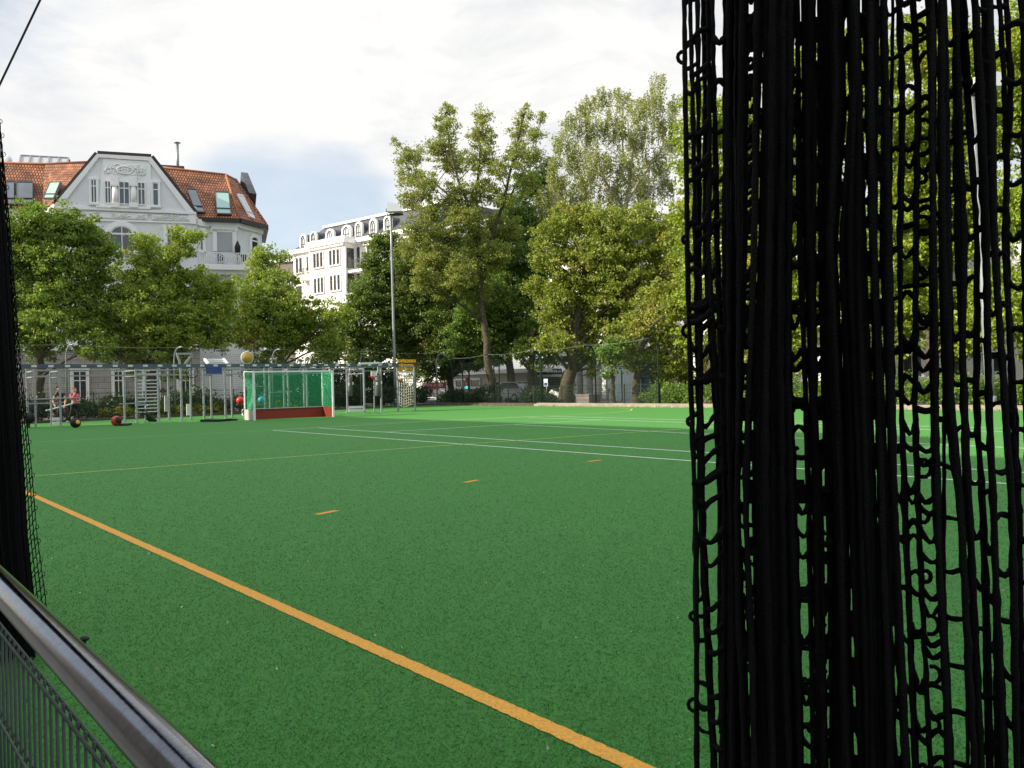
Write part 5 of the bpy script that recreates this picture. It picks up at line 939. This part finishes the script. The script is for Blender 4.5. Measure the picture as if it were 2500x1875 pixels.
tree('maple_tree', 'light green maple in front of the gabled house, with a tall sprig at its right', 'tree', 52, [(372, 1010), (376, 900), (385, 800), (395, 720)], [(352, 590, 24), (374, 622, 40), (440, 596, 36), (470, 578, 20), (405, 670, 56), (330, 675, 50), (290, 735, 56), (360, 750, 70), (450, 710, 60), (515, 730, 46), (548, 712, 26), (480, 790, 66), (400, 820, 66), (310, 805, 56), (252, 800, 40), (540, 805, 46), (330, 872, 44), (420, 878, 40), (255, 860, 36)], LM['mapley'], r0=.3)
tree('maple_tree', 'smaller pointed maple between the gabled house and the light pole', 'tree', 57, [(690, 1000), (688, 900), (680, 800), (668, 680)], [(648, 618, 20), (640, 640, 26), (690, 628, 16), (640, 675, 38), (606, 720, 44), (680, 705, 44), (700, 755, 48), (640, 785, 58), (600, 800, 44), (740, 765, 40), (720, 815, 48), (780, 800, 44), (660, 850, 44), (800, 845, 38), (556, 760, 30), (825, 760, 30)], LM['mapley'], r0=.25)
tree('plane_tree', 'dark green round crowned tree directly behind the light pole', 'tree', 66, [(925, 1000), (925, 900), (930, 760)], [(922, 600, 26), (960, 590, 26), (908, 645, 26), (940, 668, 46), (990, 640, 40), (900, 725, 44), (960, 755, 54), (1020, 720, 44), (868, 775, 40), (850, 815, 40), (930, 832, 48), (1000, 825, 48), (1060, 790, 44), (1070, 850, 40), (880, 862, 34), (792, 855, 34)], LM['dark'], r0=.3, per=50, dens=1.5)
tree('robinia_tree', 'tall open robinia with several bare forked limbs against the sky', 'tree', 60, [(1213, 990), (1190, 880), (1176, 740), (1171, 620)], [(1094, 272, 17), (1090, 312, 27), (1072, 365, 34), (1110, 400, 32), (1178, 283, 19), (1180, 330, 30), (1170, 390, 36), (1282, 275, 15), (1270, 320, 24), (1262, 380, 32), (1323, 288, 13), (1315, 330, 20), (1300, 385, 24), (968, 348, 11), (985, 383, 21), (1015, 380, 18), (1000, 430, 26), (1040, 450, 32), (1000, 490, 25), (1060, 520, 38), (1120, 480, 36), (1180, 468, 32), (1220, 420, 23), (1230, 480, 27), (1280, 450, 24), (1020, 560, 34), (1090, 590, 42), (1150, 560, 39), (1200, 560, 34), (1050, 640, 39), (1120, 670, 44), (1180, 640, 39), (1000, 610, 26), (1080, 700, 34), (1160, 710, 39), (1210, 620, 34), (1130, 530, 34), (1060, 575, 30), (1240, 560, 26), (1100, 640, 36), (1030, 690, 26)], LM['robinia'], leaf=.17, cr=.4, per=34, dens=1.15, r0=.33, twigs=.5, limbs=[([(1170, 640, 0), (1164, 480, .5), (1172, 380, .8), (1178, 280, 1)], .17, .03), ([(1172, 620, 0), (1143, 502, -1), (1110, 411, -1.5), (1092, 280, -2)], .15, .03), ([(1174, 650, 0), (1228, 505, -.5), (1255, 380, -1), (1280, 275, -.5)], .15, .03), ([(1228, 505, -.5), (1275, 430, .6), (1318, 300, 1.2)], .07, .02), ([(1160, 560, 0), (1090, 470, 1.5), (1020, 420, 2), (972, 350, 2.2)], .10, .02), ([(1110, 411, -1.5), (1080, 350, -.5), (1072, 310, 0)], .06, .02), ([(1176, 700, 0), (1110, 640, -2), (1030, 570, -3)], .09, .02), ([(1176, 690, 0), (1220, 620, 2), (1230, 540, 3)], .08, .02)], ratio=.5, droop=.1)
tree('chestnut_tree', 'deep green twin trunked tree under the robinia and the birch', 'tree', 64, [(1250, 985), (1247, 900), (1240, 820), (1250, 650)], [(1290, 450, 30), (1260, 520, 40), (1230, 600, 50), (1290, 580, 46), (1250, 680, 55), (1310, 655, 46), (1220, 745, 50), (1290, 740, 46), (1190, 800, 40), (1250, 815, 50), (1150, 775, 36), (1310, 805, 40), (1120, 825, 36), (1200, 860, 30)], LM['mid'], r0=.36, per=50, dens=1.45)
tree('elm_tree', 'dark leafy tree filling the gap behind the leaning robinia trunk, right of the light pole', 'tree', 71, [(1100, 985), (1100, 900), (1105, 750)], [(1000, 640, 34), (1050, 600, 34), (1110, 620, 40), (1170, 600, 36), (1020, 700, 44), (1090, 700, 50), (1160, 690, 48), (1220, 660, 36), (980, 770, 44), (1050, 780, 50), (1130, 770, 52), (1200, 770, 46), (990, 850, 36), (1060, 855, 40), (1130, 860, 40), (1190, 850, 34), (1040, 905, 24), (1100, 895, 24), (1010, 890, 26), (1160, 890, 20), (1075, 915, 16)], LM['dark'], r0=.3, dens=1.4, per=48)
tree('spruce_tree', 'very dark tree top between the robinia and the birch', 'tree', 84, [(1335, 985), (1338, 700), (1340, 420)], [(1342, 405, 20), (1325, 440, 28), (1358, 448, 24), (1338, 490, 36), (1320, 540, 38), (1355, 560, 38)], LM['hedge'], r0=.25)
tree('birch_tree', 'tall pale drooping birch with light limbs, highest against the sky', 'tree', 66, [(1530, 985), (1528, 700), (1524, 500)], [(1604, 192, 18), (1600, 235, 25), (1560, 258, 30), (1520, 235, 23), (1470, 232, 23), (1430, 252, 23), (1395, 288, 23), (1440, 308, 33), (1500, 305, 37), (1560, 328, 35), (1620, 298, 32), (1645, 252, 18), (1648, 345, 26), (1368, 335, 22), (1400, 375, 34), (1460, 385, 40), (1530, 398, 37), (1600, 388, 33), (1348, 395, 18), (1358, 435, 25), (1420, 445, 35), (1490, 465, 36), (1570, 455, 36), (1630, 445, 24), (1328, 475, 24), (1380, 495, 32), (1440, 520, 30)], LM['birch'], leaf=.15, cr=.5, per=38, dens=1.5, limbs=[([(1525, 560, 0), (1535, 430, .4), (1561, 300, .8), (1600, 190, 1)], .16, .02), ([(1525, 510, 0), (1490, 462, -1), (1440, 400, -1.5), (1400, 300, -2)], .11, .02), ([(1526, 500, 0), (1560, 440, 1.2), (1610, 370, 2), (1645, 260, 2.4)], .12, .02), ([(1535, 430, .4), (1515, 330, -.5), (1480, 225, -.8)], .08, .02), ([(1490, 462, -1), (1420, 440, .6), (1360, 380, 1)], .07, .02)], r0=.28, bark='bark_l', hang=1.5, twigs=.45, ratio=.6, droop=.8)
tree('linden_tree', 'big yellowing linden on a thick ivy clad leaning trunk', 'tree', 55, [(1378, 990), (1386, 940), (1402, 870), (1408, 780), (1430, 660)], [(1380, 535, 40), (1330, 575, 31), (1440, 555, 46), (1510, 555, 46), (1570, 535, 40), (1400, 625, 50), (1332, 636, 31), (1312, 698, 24), (1320, 722, 18), (1470, 635, 55), (1540, 625, 55), (1610, 595, 46), (1650, 555, 36), (1380, 705, 50), (1460, 715, 55), (1540, 705, 55), (1610, 685, 50), (1660, 645, 36), (1400, 785, 44), (1470, 795, 40), (1540, 785, 40), (1350, 775, 35), (1372, 842, 26), (1660, 735, 36), (1335, 835, 24), (1425, 855, 30), (1460, 870, 24), (1440, 900, 14)], LM['linden'], r0=.5, dens=1.3)
tree('linden_tree', 'low bright linden beside the hanging net, on a slim pale trunk before the container', 'tree', 50, [(1555, 988), (1556, 930), (1560, 860), (1590, 800)], [(1600, 735, 40), (1650, 755, 36), (1560, 785, 36), (1620, 815, 40), (1510, 815, 30), (1660, 835, 33), (1540, 855, 24), (1680, 695, 36), (1600, 870, 30), (1640, 890, 32), (1675, 905, 26), (1575, 905, 20), (1612, 915, 18), (1530, 885, 22)], LM['linden'], r0=.27)
tree('linden_tree', 'short young linden with a few leaves low on its trunk, left of the container', 'tree', 49, [(1498, 988), (1496, 940), (1490, 880)], [(1480, 850, 24), (1500, 890, 14), (1488, 915, 9), (1515, 845, 20)], LM['mid'], r0=.16)
tree('lime_tree', 'shady tree trunk between the twin trunk and the awning, with brown tinged low leaves', 'tree', 61, [(1297, 988), (1297, 900), (1300, 800)], [(1285, 845, 28), (1330, 850, 30), (1310, 890, 16), (1350, 870, 20), (1265, 875, 18)], LM['dark'], r0=.34)
tree('maple_tree', 'leafy tree rising just behind the ragged left edge of the hanging net', 'tree', 48, [(1740, 990), (1742, 800), (1745, 600)], [(1688, 235, 34), (1672, 330, 30), (1720, 290, 54), (1690, 420, 46), (1682, 520, 46), (1740, 400, 64), (1702, 620, 54), (1760, 520, 64), (1790, 640, 64), (1800, 300, 54), (1700, 720, 44), (1820, 440, 64), (1780, 760, 54), (1850, 560, 64), (1850, 690, 54), (1760, 840, 36), (1850, 330, 40), (1830, 790, 50), (1700, 830, 36), (1860, 860, 36), (1720, 900, 22)], LM['net'], leaf=.18, per=34, r0=.35)
def fill(x0, x1, y0, y1, n, r, seed, top=.35):
    rg = random.Random(seed); o = []
    for k in range(n):
        t = k / n; y = y0 + (y1 - y0) * t; wd = min(1, .45 + t * 2) * (x1 - x0) / 2; o.append(((x0 + x1) / 2 + wd * rg.uniform(-1, 1), y + rg.uniform(-20, 20), r * rg.uniform(.75, 1.2)))
    return o
tree('maple_tree', 'tall sunny tree seen through the middle of the hanging net', 'tree', 45, [(2120, 995), (2115, 800), (2105, 500)], fill(1880, 2230, 140, 880, 34, 66, 5), LM['net'], leaf=.19, per=34, r0=.3)
tree('maple_tree', 'tall yellow green tree seen through the net just left of the thick mast', 'tree', 40, [(2288, 1000), (2280, 900), (2265, 700)], fill(2150, 2420, 95, 860, 32, 64, 6), LM['net'], leaf=.18, per=34, r0=.33)
tree('maple_tree', 'tall yellow green tree seen through the net at the right edge', 'tree', 36, [(2560, 1010), (2555, 800), (2550, 500)], fill(2420, 2740, 70, 880, 32, 76, 7), LM['net'], leaf=.18, per=34, r0=.35)
def bush(name, label, cat, cents, lm, leaf, cr, per, dens, group=None, squash=.8, kind=None):
    rng = np.random.default_rng(len(label) * 7 + len(cents)); A_, B_ = [], []
    for c, r in cents: _, P_, U_ = clumps(c, r, cr, per, dens, .7, squash, 0, rng); A_.append(P_); B_.append(U_)
    P_ = np.concatenate(A_); U_ = np.concatenate(B_); k = P_[:, 2] > .03; v, f = leaf_arrays(P_[k], leaf, U_[k], .1, .7, rng); o = raw(name, v, f, lm); return tag(o, label, cat, group, kind)
kA = lambda b, off: ab(kerbA(b) + off, b)
rg = random.Random(4)
bush('hedge', 'dark hedge behind the end fence along the exercise frames', 'hedge', [(kA(b, 1.5 + rg.uniform(-.3, .3)) + V(0, 0, rg.uniform(.3, .9)), rg.uniform(.5, .8)) for b in np.arange(1, 33, .55)], LM['hedge'], .13, .3, 14, 1.)
bush('shrub', 'tall dark shrub thicket behind the light pole and the climbing net', 'shrub', [(kA(b, 2.6 + rg.uniform(-.4, .6)) + V(0, 0, rg.uniform(.5, 2.6)), rg.uniform(.6, 1.0)) for b in np.arange(20, 32, .38)], LM['hedge'], .15, .35, 15, 1.)
for px0, px1, lb in ((268, 345, 'yellow green low plants along the kerb behind the wall bars'), (398, 590, 'yellow green low plants along the kerb left of the goal'), (640, 790, 'yellow green low plants along the kerb behind the goal')):
    b0, b1 = RB(px0, 1020, 44.8), RB(px1, 1015, 45); bush('ground_plants', lb, 'plants', [(kA(b, .75 + rg.uniform(-.15, .2)) + V(0, 0, rg.uniform(.1, .45)), rg.uniform(.2, .34)) for b in np.arange(b0, b1, .22)], LM['low'], .13, .2, 9, .8, 'low plants behind the end kerb')
tk = [at(1378, 985, 55), at(1386, 940, 55), at(1402, 870, 55), at(1406, 800, 55)]
bush('ivy', 'ivy climbing the thick leaning linden trunk', 'ivy', [(tk[i] + (tk[i + 1] - tk[i]) * f + V(rg.uniform(-.35, .35), rg.uniform(-.4, .1), 0), rg.uniform(.18, .32)) for i in range(3) for f in np.linspace(0, .9, 6) if rg.random() < .75], LM['mid'], .11, .2, 9, .8)
aS = lambda px: -Sub(ab(0, 35.1), -AV).uz(px, 960)[0]
for a0, a1, h, lb in ((aS(1700), aS(1582), .9, 'green shrub behind the fence beside the hanging net, right of the pale trunks'), (aS(1345), aS(1288), .7, 'dark low shrub behind the fence by the silver car'), (aS(2600), aS(1702), 1.0, 'shrubs behind the fence seen through the hanging net'), (aS(1195), aS(1082), .75, 'dark low shrub behind the fence below the green traffic light')):
    bush('shrub', lb, 'shrub', [(ab(a, 35.0 + rg.uniform(-.3, .6)) + V(0, 0, rg.uniform(.2, h)), rg.uniform(.4, .65)) for a in np.arange(a0, a1, .33)], LM['mid'] if a0 < aS(1400) else LM['hedge'], .13, .3, 14, .9, 'shrubs behind the fence')
rw = np.array([kA(b, .25 + rg.uniform(-.1, .1)) + V(0, 0, .03) for b in np.linspace(18, 33, 900)] + [ab(a, B1 - .06 + rg.uniform(-.08, .04), .01) for a in np.linspace(10, 48, 700)]); v, f = leaf_arrays(rw, .09, None, -.5, .5); tag(raw('weeds', v, f, LM['low']), kind='stuff')

# turf fibres standing up near the camera, and bits of litter on them
def fibremat():
    m = leafmat('turf_fibre', (.030, .140, .020), (.066, .265, .036), None, 0, .5); return m
rt = np.random.default_rng(77); n = 600000; rr_ = np.exp(rt.uniform(math.log(1.7), math.log(30), n)); th = rt.uniform(-.88, .88, n); P_ = np.stack([rr_ * np.sin(th), rr_ * np.cos(th), np.zeros(n)], 1); bb = P_ @ BV; k = (bb > .12) & (np.abs(bb - 2.2) > .043 + .012 * rt.normal(size=n)); aa = P_ @ AV; k &= (aa < 42) & (rt.random(n) < np.clip((30 - rr_) / 24, 0, 1) ** 1.5)
for p, q in (((8.44, 4.10), (8.55, 4.40)), ((9.64, 6.90), (9.74, 7.21)), ((10.52, 10.1), (10.56, 10.45))): k &= ~((bb > p[1] - .01) & (bb < q[1] + .01) & (np.abs(aa - (p[0] + q[0]) / 2) < .1))
P_ = P_[k]; n = len(P_); rr_ = rr_[k]; ang = rt.uniform(0, 6.283, n); s_ = np.stack([np.cos(ang), np.sin(ang), np.zeros(n)], 1); w_ = (.0013 + .00028 * rr_)[:, None]; lean = rt.normal(size=(n, 3)) * .009; lean[:, 2] = 0; hh = (rt.uniform(.005, .011, n))[:, None] * V(0, 0, 1)
v = np.stack([P_ - s_ * w_, P_ + s_ * w_, P_ + lean + hh], 1).reshape(-1, 3); o = raw('turf_fibres', v, np.arange(3 * n, dtype=np.int32).reshape(n, 3), fibremat()); tag(o, kind='stuff')
n = 260; rr_ = np.exp(rt.uniform(math.log(2.2), math.log(22), n)); th = rt.uniform(-.8, .8, n); P_ = np.stack([rr_ * np.sin(th), rr_ * np.cos(th), np.full(n, .016)], 1); P_ = P_[(P_ @ BV > .4) & (P_ @ BV < 31)]; v, f = leaf_arrays(P_, .018, None, .05, .5, rt); tag(raw('leaf_litter', v, f, M['rope']), kind='stuff')
# ================================================================== nets by the camera
def vtubes(paths, rad, n=6):
    """many tubes with equal point counts: paths (N,m,3), rad broadcast to (N,m)"""
    paths = np.asarray(paths, float); N, m, _ = paths.shape; rad = np.broadcast_to(rad, (N, m)); T = np.gradient(paths, axis=1); T /= np.linalg.norm(T, axis=2)[..., None] + 1e-12
    ref = np.array([.31, .92, .23]); a = np.cross(T, ref); a /= np.linalg.norm(a, axis=2)[..., None] + 1e-9; b = np.cross(T, a); t = np.arange(n) * 2 * math.pi / n
    v = paths[:, :, None, :] + rad[:, :, None, None] * (a[:, :, None, :] * np.cos(t)[None, None, :, None] + b[:, :, None, :] * np.sin(t)[None, None, :, None])
    i = np.arange(m - 1)[:, None]; k = np.arange(n)[None, :]; q = np.stack([i * n + k, i * n + (k + 1) % n, (i + 1) * n + (k + 1) % n, (i + 1) * n + k], -1).reshape(-1, 4)
    f = (np.arange(N)[:, None, None] * (m * n) + q[None]).reshape(-1, 4); return v.reshape(-1, 3), f
def join(parts):
    vs, fs, o = [], [], 0
    for v, f in parts: vs.append(v); fs.append(f + o); o += len(v)
    return np.concatenate(vs), np.concatenate(fs)
GAPS = [[(0, 120, 28), (640, 135, 32), (1240, 175, 14), (1875, 215, 50)], [(0, 172, 54), (640, 192, 36), (1240, 255, 72), (1875, 292, 20)], [(0, 228, 20), (640, 252, 28), (1240, 326, 10), (1875, 325, 4)], [(0, 298, 28), (640, 302, 12), (1240, 346, 3), (1875, 346, 0)],
 [(0, 502, 30), (640, 485, 18), (1240, 440, 14), (1600, 480, 38), (1875, 505, 0)], [(0, 580, 0), (640, 540, 14), (1240, 495, 10), (1500, 505, 15), (1875, 560, 0)], [(0, 770, 0), (640, 775, 26), (900, 785, 48), (1240, 822, 54), (1875, 852, 34)], [(0, 808, 6), (640, 828, 10), (1240, 880, 4), (1875, 905, 6)],
 [(0, 910, 6), (640, 912, 10), (1000, 930, 20), (1240, 960, 18), (1875, 990, 14)], [(0, 1090, 20), (300, 1108, 18), (640, 1045, 14), (1240, 1110, 10), (1875, 1162, 12)], [(0, 1180, 10), (640, 1236, 18), (1240, 1290, 6), (1875, 1330, 6)], [(0, 1310, 8), (640, 1300, 20), (1240, 1368, 12), (1875, 1432, 30)],
 [(0, 1378, 52), (300, 1400, 50), (640, 1405, 24), (1240, 1432, 10), (1875, 1510, 14)], [(0, 1465, 40), (300, 1500, 48), (640, 1484, 50), (1000, 1484, 40), (1240, 1508, 34), (1875, 1590, 36)], [(0, 1552, 46), (300, 1590, 36), (640, 1590, 50), (1000, 1590, 66), (1240, 1610, 60), (1875, 1690, 60)], [(0, 1670, 8), (640, 1665, 18), (1000, 1680, 30), (1240, 1728, 78), (1875, 1832, 92)],
 [(0, 1745, 28), (640, 1770, 10), (1000, 1800, 34), (1240, 1840, 8), (1875, 1930, 6)], [(0, 1795, 26), (300, 1835, 22), (640, 1880, 28), (1000, 1870, 38), (1240, 1912, 24), (1875, 1975, 10)], [(0, 1845, 40), (300, 1892, 36), (640, 1945, 22), (1000, 1950, 30), (1240, 1992, 18), (1875, 2030, 5)], [(0, 1912, 24), (300, 1950, 12), (640, 1992, 20), (1240, 2080, 58), (1875, 2140, 26)],
 [(0, 2035, 40), (300, 2075, 48), (640, 2062, 18), (1240, 2152, 20), (1875, 2190, 10)], [(0, 2120, 80), (300, 2152, 66), (640, 2160, 44), (1000, 2180, 40), (1240, 2208, 28), (1875, 2232, 20)], [(0, 2260, 40), (640, 2270, 40), (1240, 2290, 40), (1875, 2310, 40)], [(0, 2360, 50), (640, 2370, 40), (1240, 2390, 50), (1875, 2400, 40)], [(0, 2450, 30), (640, 2460, 50), (1240, 2480, 40), (1875, 2490, 30)]]
rg = np.random.default_rng(21); ROWH = .045; NZ = 232; ZS = np.linspace(.03, 2.62, NZ)
def zpx(px): return .84 - .07 * (px - 1670) / 830
ymap = lambda Z: 937.5 - (ZS - EYE) / Z * F_PX          # photo row of each height, for hanging tracks read off the photo
def track(g, col):
    y = np.array([p[0] for p in g], float); x = np.array([p[col] for p in g], float); q = ymap(.84); return np.interp(q, y, x)   # y ascending
gx = np.array([1640 + track(g, 1) / 2.572 for g in GAPS]); gw = np.array([np.maximum(track(g, 2) * 1.22 - 1, 0) / 2.572 for g in GAPS])
for i in range(len(GAPS)):                              # narrow slits close at each row of knots, the open cells along the edges run free
    zz = ZS / ROWH + rg.uniform(0, 1); slow = .75 + .45 * np.sin(ZS * rg.uniform(5, 9) + rg.uniform(0, 6))
    if i in (4, 5, 7, 8, 9, 10, 11): gw[i] = gw[i] * slow
    elif i < 4: gw[i] = gw[i] * 1.38
    elif i > 11: gw[i] = gw[i] * 1.32 * (1 + .05 * np.sin(2 * math.pi * zz))
TW = 11.                                                # strand width in photo pixels at this distance
def to3(px, Zoff):
    Zb = zpx(px) + Zoff; s_ = Zb / zpx(px); y = 937.5 - (ZS - EYE) / Zb * F_PX
    d = CR[None] * ((px - 1250) / F_PX)[:, None] - CU[None] * ((y - 937.5) / F_PX)[:, None] + CF[None]; p = EY + d * Zb[:, None]; p[:, 2] = ZS; return p
paths, rads = [], []
def strand(px, Zoff, th=1.):
    zz = ZS / ROWH; wob = .6 * np.sin(zz * math.pi * 2 + rg.uniform(0, 6)) + 1.6 * np.sin(zz * rg.uniform(.3, .9) + rg.uniform(0, 6))
    paths.append(to3(px + wob, Zoff + .006 * np.sin(zz * .7 + rg.uniform(0, 6)))); k = th * .00212 * (1 + .12 * rg.normal(size=NZ)); ph = rg.uniform(0, 1); kn = np.exp(-(((zz + ph) % 1 - .5) / .12) ** 2); rads.append(np.clip(k * (1 + .22 * kn), .0012, .006)); return paths[-1]
one = np.ones(NZ); edges = []
strand(gx[0] - gw[0] / 2 - TW * .5, 0 * one, 1.15); L0 = len(paths) - 1
for i in range(len(GAPS)):
    lo = strand(gx[i] - gw[i] / 2 - TW / 2, rg.uniform(-.012, .012) * one, rg.uniform(.9, 1.15)); hi = strand(gx[i] + gw[i] / 2 + TW / 2, rg.uniform(-.012, .012) * one, rg.uniform(.9, 1.15)); edges.append((lo, hi))
    if i + 1 < len(GAPS):
        a_ = gx[i] + gw[i] / 2 + TW * .6; b_ = gx[i + 1] - gw[i + 1] / 2 - TW * .6; wd = b_ - a_; n = int(max(0, wd.max()) / 3.8)
        for k in range(n): f = (k + .5 + rg.uniform(-.3, .3)) / n; strand(a_ + np.maximum(wd, 0) * f, rg.uniform(-.05, .06) * one, rg.uniform(.9, 1.3))
a_ = gx[-1] + gw[-1] / 2 + 10
for k in range(10): strand(a_ + k * 16, rg.uniform(-.05, .05) * one)
rp, rr2 = [], []; mm = 7
def rung(p, q, sag, th=1., bulge=0.):
    t = np.linspace(0, 1, mm)[:, None]; c = p + (q - p) * t; c = c + V(0, 0, 1) * (sag * np.sin(t * math.pi) + .35 * sag * np.sin(t * 2 * math.pi)) - CF * (bulge * np.sin(t * math.pi)); rp.append(c); rr2.append(th * .0025 * (1 + .12 * rg.normal(size=mm)))
for i, (lo, hi) in enumerate(edges):
    ph = rg.uniform(0, 1); slope = rg.uniform(.7, 1.2) if i < 4 else rg.choice([-.45, -.2, .35, .6, .1]); pair = i in (2, 6, 13, 14) ; n = int(2.55 / ROWH)
    for k in range(n):
        for e in ((0, .42) if (pair or i in (0, 1) and k % 2) else (0,)):
            j = int((k + ph + e * rg.uniform(.8, 1.2)) * ROWH / 2.59 * NZ)
            if j < 3 or j > NZ - 8: continue
            w = gw[i][j]
            if w < 2: continue
            dj = int(np.clip(slope * (w + 8) / 112 * .045 / (2.59 / NZ), -8, 8)); j2 = min(NZ - 1, max(0, j + dj)); rung(lo[j], hi[j2], rg.uniform(-.008, .004) if not pair else rg.uniform(-.012, .008), rg.uniform(.9, 1.3), rg.uniform(0, .01))
for gi in (4, 5, 6, 7, 8, 9, 10, 11):                   # doubled cords lying across the narrow slits between two rows of knots
    lo, hi = edges[gi]; ph = rg.uniform(0, 1)
    for k in range(int(2.5 / ROWH)):
        j = int((k + ph) * ROWH / 2.59 * NZ); dj = int(rg.uniform(.25, .75) * 4); 
        if j < 2 or j + dj > NZ - 3 or (gi == 6 and k % 2): continue
        p, q = (lo[j], hi[j + dj]) if rg.random() < .5 else (hi[j], lo[j + dj]); rung(p, q, 0, rg.uniform(1.0, 1.5)); m_ = (lo[j] + hi[j]) / 2; rung(m_, (lo[j + dj] + hi[j + dj]) / 2, 0, rg.uniform(1.0, 1.5))
for gi, s_ in ((14, 1), (0, -1)):       # slack loops standing off the strands
    for k in range(int(2.5 / ROWH)):
        j = int((k + .3) * ROWH / 2.59 * NZ)
        if j < 3 or j > NZ - 8 or (gi in (0,) and k % 2) or rg.random() < .3: continue
        src = edges[gi][0]; p = src[j]; t = np.linspace(-1.9, 1.9, mm); rr_ = (.0065 if gi else .0045) * rg.uniform(.7, 1.3); rp.append(p + CR * s_ * (rr_ * .6 + rr_ * np.cos(t))[:, None] + V(0, 0, 1) * (rr_ * 1.1 * np.sin(t))[:, None] - CF * .003); rr2.append(np.full(mm, .0021))
for i in range(6):                                      # a slack second layer of the same net behind, its cells drawn askew
    xa = rg.uniform(1775, 2040) if i < 6 else rg.uniform(2140, 2500); wq = rg.uniform(22, 58); sl = rg.uniform(-1.1, 1.1); ph = rg.uniform(0, 1); zo = rg.uniform(.02, .07); drift = rg.uniform(-.02, .09)
    for k in range(int(2.5 / ROWH)):
        z = .05 + (k + ph) * ROWH; y0 = 937.5 - (z - EYE) / .84 * F_PX; x = xa + drift * (y0 - 900) + rg.normal() * 2
        if not -400 < y0 < 2300: continue
        rung(at(x, y0, zpx(x) + zo), at(x + wq, y0 + sl * wq, zpx(x) + zo + rg.uniform(-.02, .02)), rg.uniform(-.006, .006), rg.uniform(.8, 1.15))
for i in range(3):
    x = rg.uniform(2170, 2480); strand(np.full(NZ, x) + rg.uniform(-.01, .08) * (ymap(.84) - 900), rg.uniform(.03, .07) * one, .8)
for y, x0, x1, dy in ((745, 1685, 1760, -34), (770, 1685, 1762, -30), (930, 1690, 1765, -30), (1180, 1690, 1770, -36)):   # bunched cords tied across the folds
    p, q = at(x0, y, .835), at(x1, y + dy, .83)
    for k in range(3): rung(p + rg.normal(size=3) * .003, q + rg.normal(size=3) * .003, -.004, 1.3)
v, f = join([vtubes(np.array(paths[1:]), np.array(rads[1:])), vtubes(np.array(rp), np.array(rr2), 5)])
nn = raw('hanging_net', v, f, M['net'], smooth=True); tag(nn, 'black knotted ball net gathered into a thick hanging bundle close on the right', 'net')
v, f = vtubes(np.array(paths[:1]), np.array(rads[:1])); raw('edge_cord', v, f, M['net'], nn, smooth=True)
# the gathered net at the far left, some four metres off
bx = lambda y: np.interp(y, [-400, 150, 270, 560, 900, 1150, 1300, 1475, 1575], [-60, -40, -3, 25, 52, 78, 90, 113, 118])
Zd = 4.4; NZ2 = 170; zs2 = np.linspace(.02, 4.1, NZ2); yy = 965 - (zs2 - EYE) / Zd * F_PX
P2, R2, cols = [], [], []
sc = np.interp(yy, [270, 900, 1475], [.1, .4, .95])
offs = [0, 10, 20, 30] + list(np.arange(33, 330, 1.15))
for i, o in enumerate(offs):
    wob = .8 * np.sin(zs2 / .043 * 6.28 + rg.uniform(0, 6)) + rg.normal() * .5; px = bx(yy) - (o * sc if i < 4 else 30 * sc + (o - 30)) + wob; zo = Zd + (rg.uniform(-.16, .16) if i >= 4 else rg.uniform(-.03, .03)); y = 965 - (zs2 - EYE) / zo * F_PX
    d = CR[None] * ((px - 1250) / F_PX)[:, None] - CU[None] * ((y - 937.5) / F_PX)[:, None] + CF[None]; p = EY + d * zo; p[:, 2] = zs2; P2.append(p); R2.append(np.full(NZ2, .0036 if i >= 4 else .0026) * (1 + .1 * rg.normal(size=NZ2)))
rp, rr2 = [], []
for k in range(int(4.0 / .043)):
    j = int((k + .5) * .043 / 4.08 * NZ2)
    for c in range(3):
        jj = min(NZ2 - 1, j + c % 2); rung(P2[c][jj], P2[c + 1][max(0, jj - 1)], -.004, 1.05)
    if k % 2: p = P2[0][j]; t = np.linspace(-1.8, 1.8, mm); rp.append(p + CR * (.006 + .008 * np.cos(t))[:, None] + V(0, 0, 1) * (.01 * np.sin(t))[:, None]); rr2.append(np.full(mm, .002))
v, f = join([vtubes(np.array(P2), np.array(R2), 5), vtubes(np.array(rp), np.array(rr2), 4)]); tag(raw('hanging_net', v, f, M['net'], smooth=True), 'black ball net drawn aside at the left edge, hanging down behind the rail', 'net')
mb = MB(); mb.tube([at(-60, 330, 4.4), at(0, 205, 4.3), at(98, 0, 4.15), at(190, -190, 4.0)], .0056, 6); tag(mb.build('steel_cable', M['darkgrey']), 'thin taut steel cable crossing the sky in the top left corner', 'cable')
# ================================================================== rail and mesh panel
RBb, RZz, RR = .300, .934, .0300
rl = empty('railing', ab(2, RBb), 'round galvanised handrail with dark wire mesh panel in the lower left foreground', 'railing')
mb = MB(); mb.tube([ab(a, RBb, RZz) for a in np.linspace(-.6, 9, 40)], RR, 40); mb.build('handrail', M['rail'], rl)
for a in (-.5, 4.6, 8.9): mb = MB(); mb.tube([ab(a, RBb + .005, .0), ab(a, RBb + .005, RZz - .02)], .024, 14); mb.build('post', M['rail'], rl)
mb = MB(); zt = .838
for z in (zt, .64, .44, .24, .06):
    for s_ in (-.0062, .0062): mb.tube([ab(-.5, RBb + s_, z), ab(4, RBb + s_, z), ab(8.9, RBb + s_, z)], .0034, 6)
for a in np.arange(-.5, 8.9, .05): mb.tube([ab(a, RBb, .04), ab(a, RBb, zt + .008)], .0027, 6)
mb.build('mesh_panel', M['wire'], rl)
q = onB(206, 1568, RBb + .026); mb = MB(); mb.sphere(V(q[0], q[1], RZz + .02), .0055, 8, (1.5, 1, .8)); mb.tube([V(q[0], q[1], RZz + .006), V(q[0], q[1], RZz + .022)], .003, 6); mb.build('bolt', M['black'], rl)
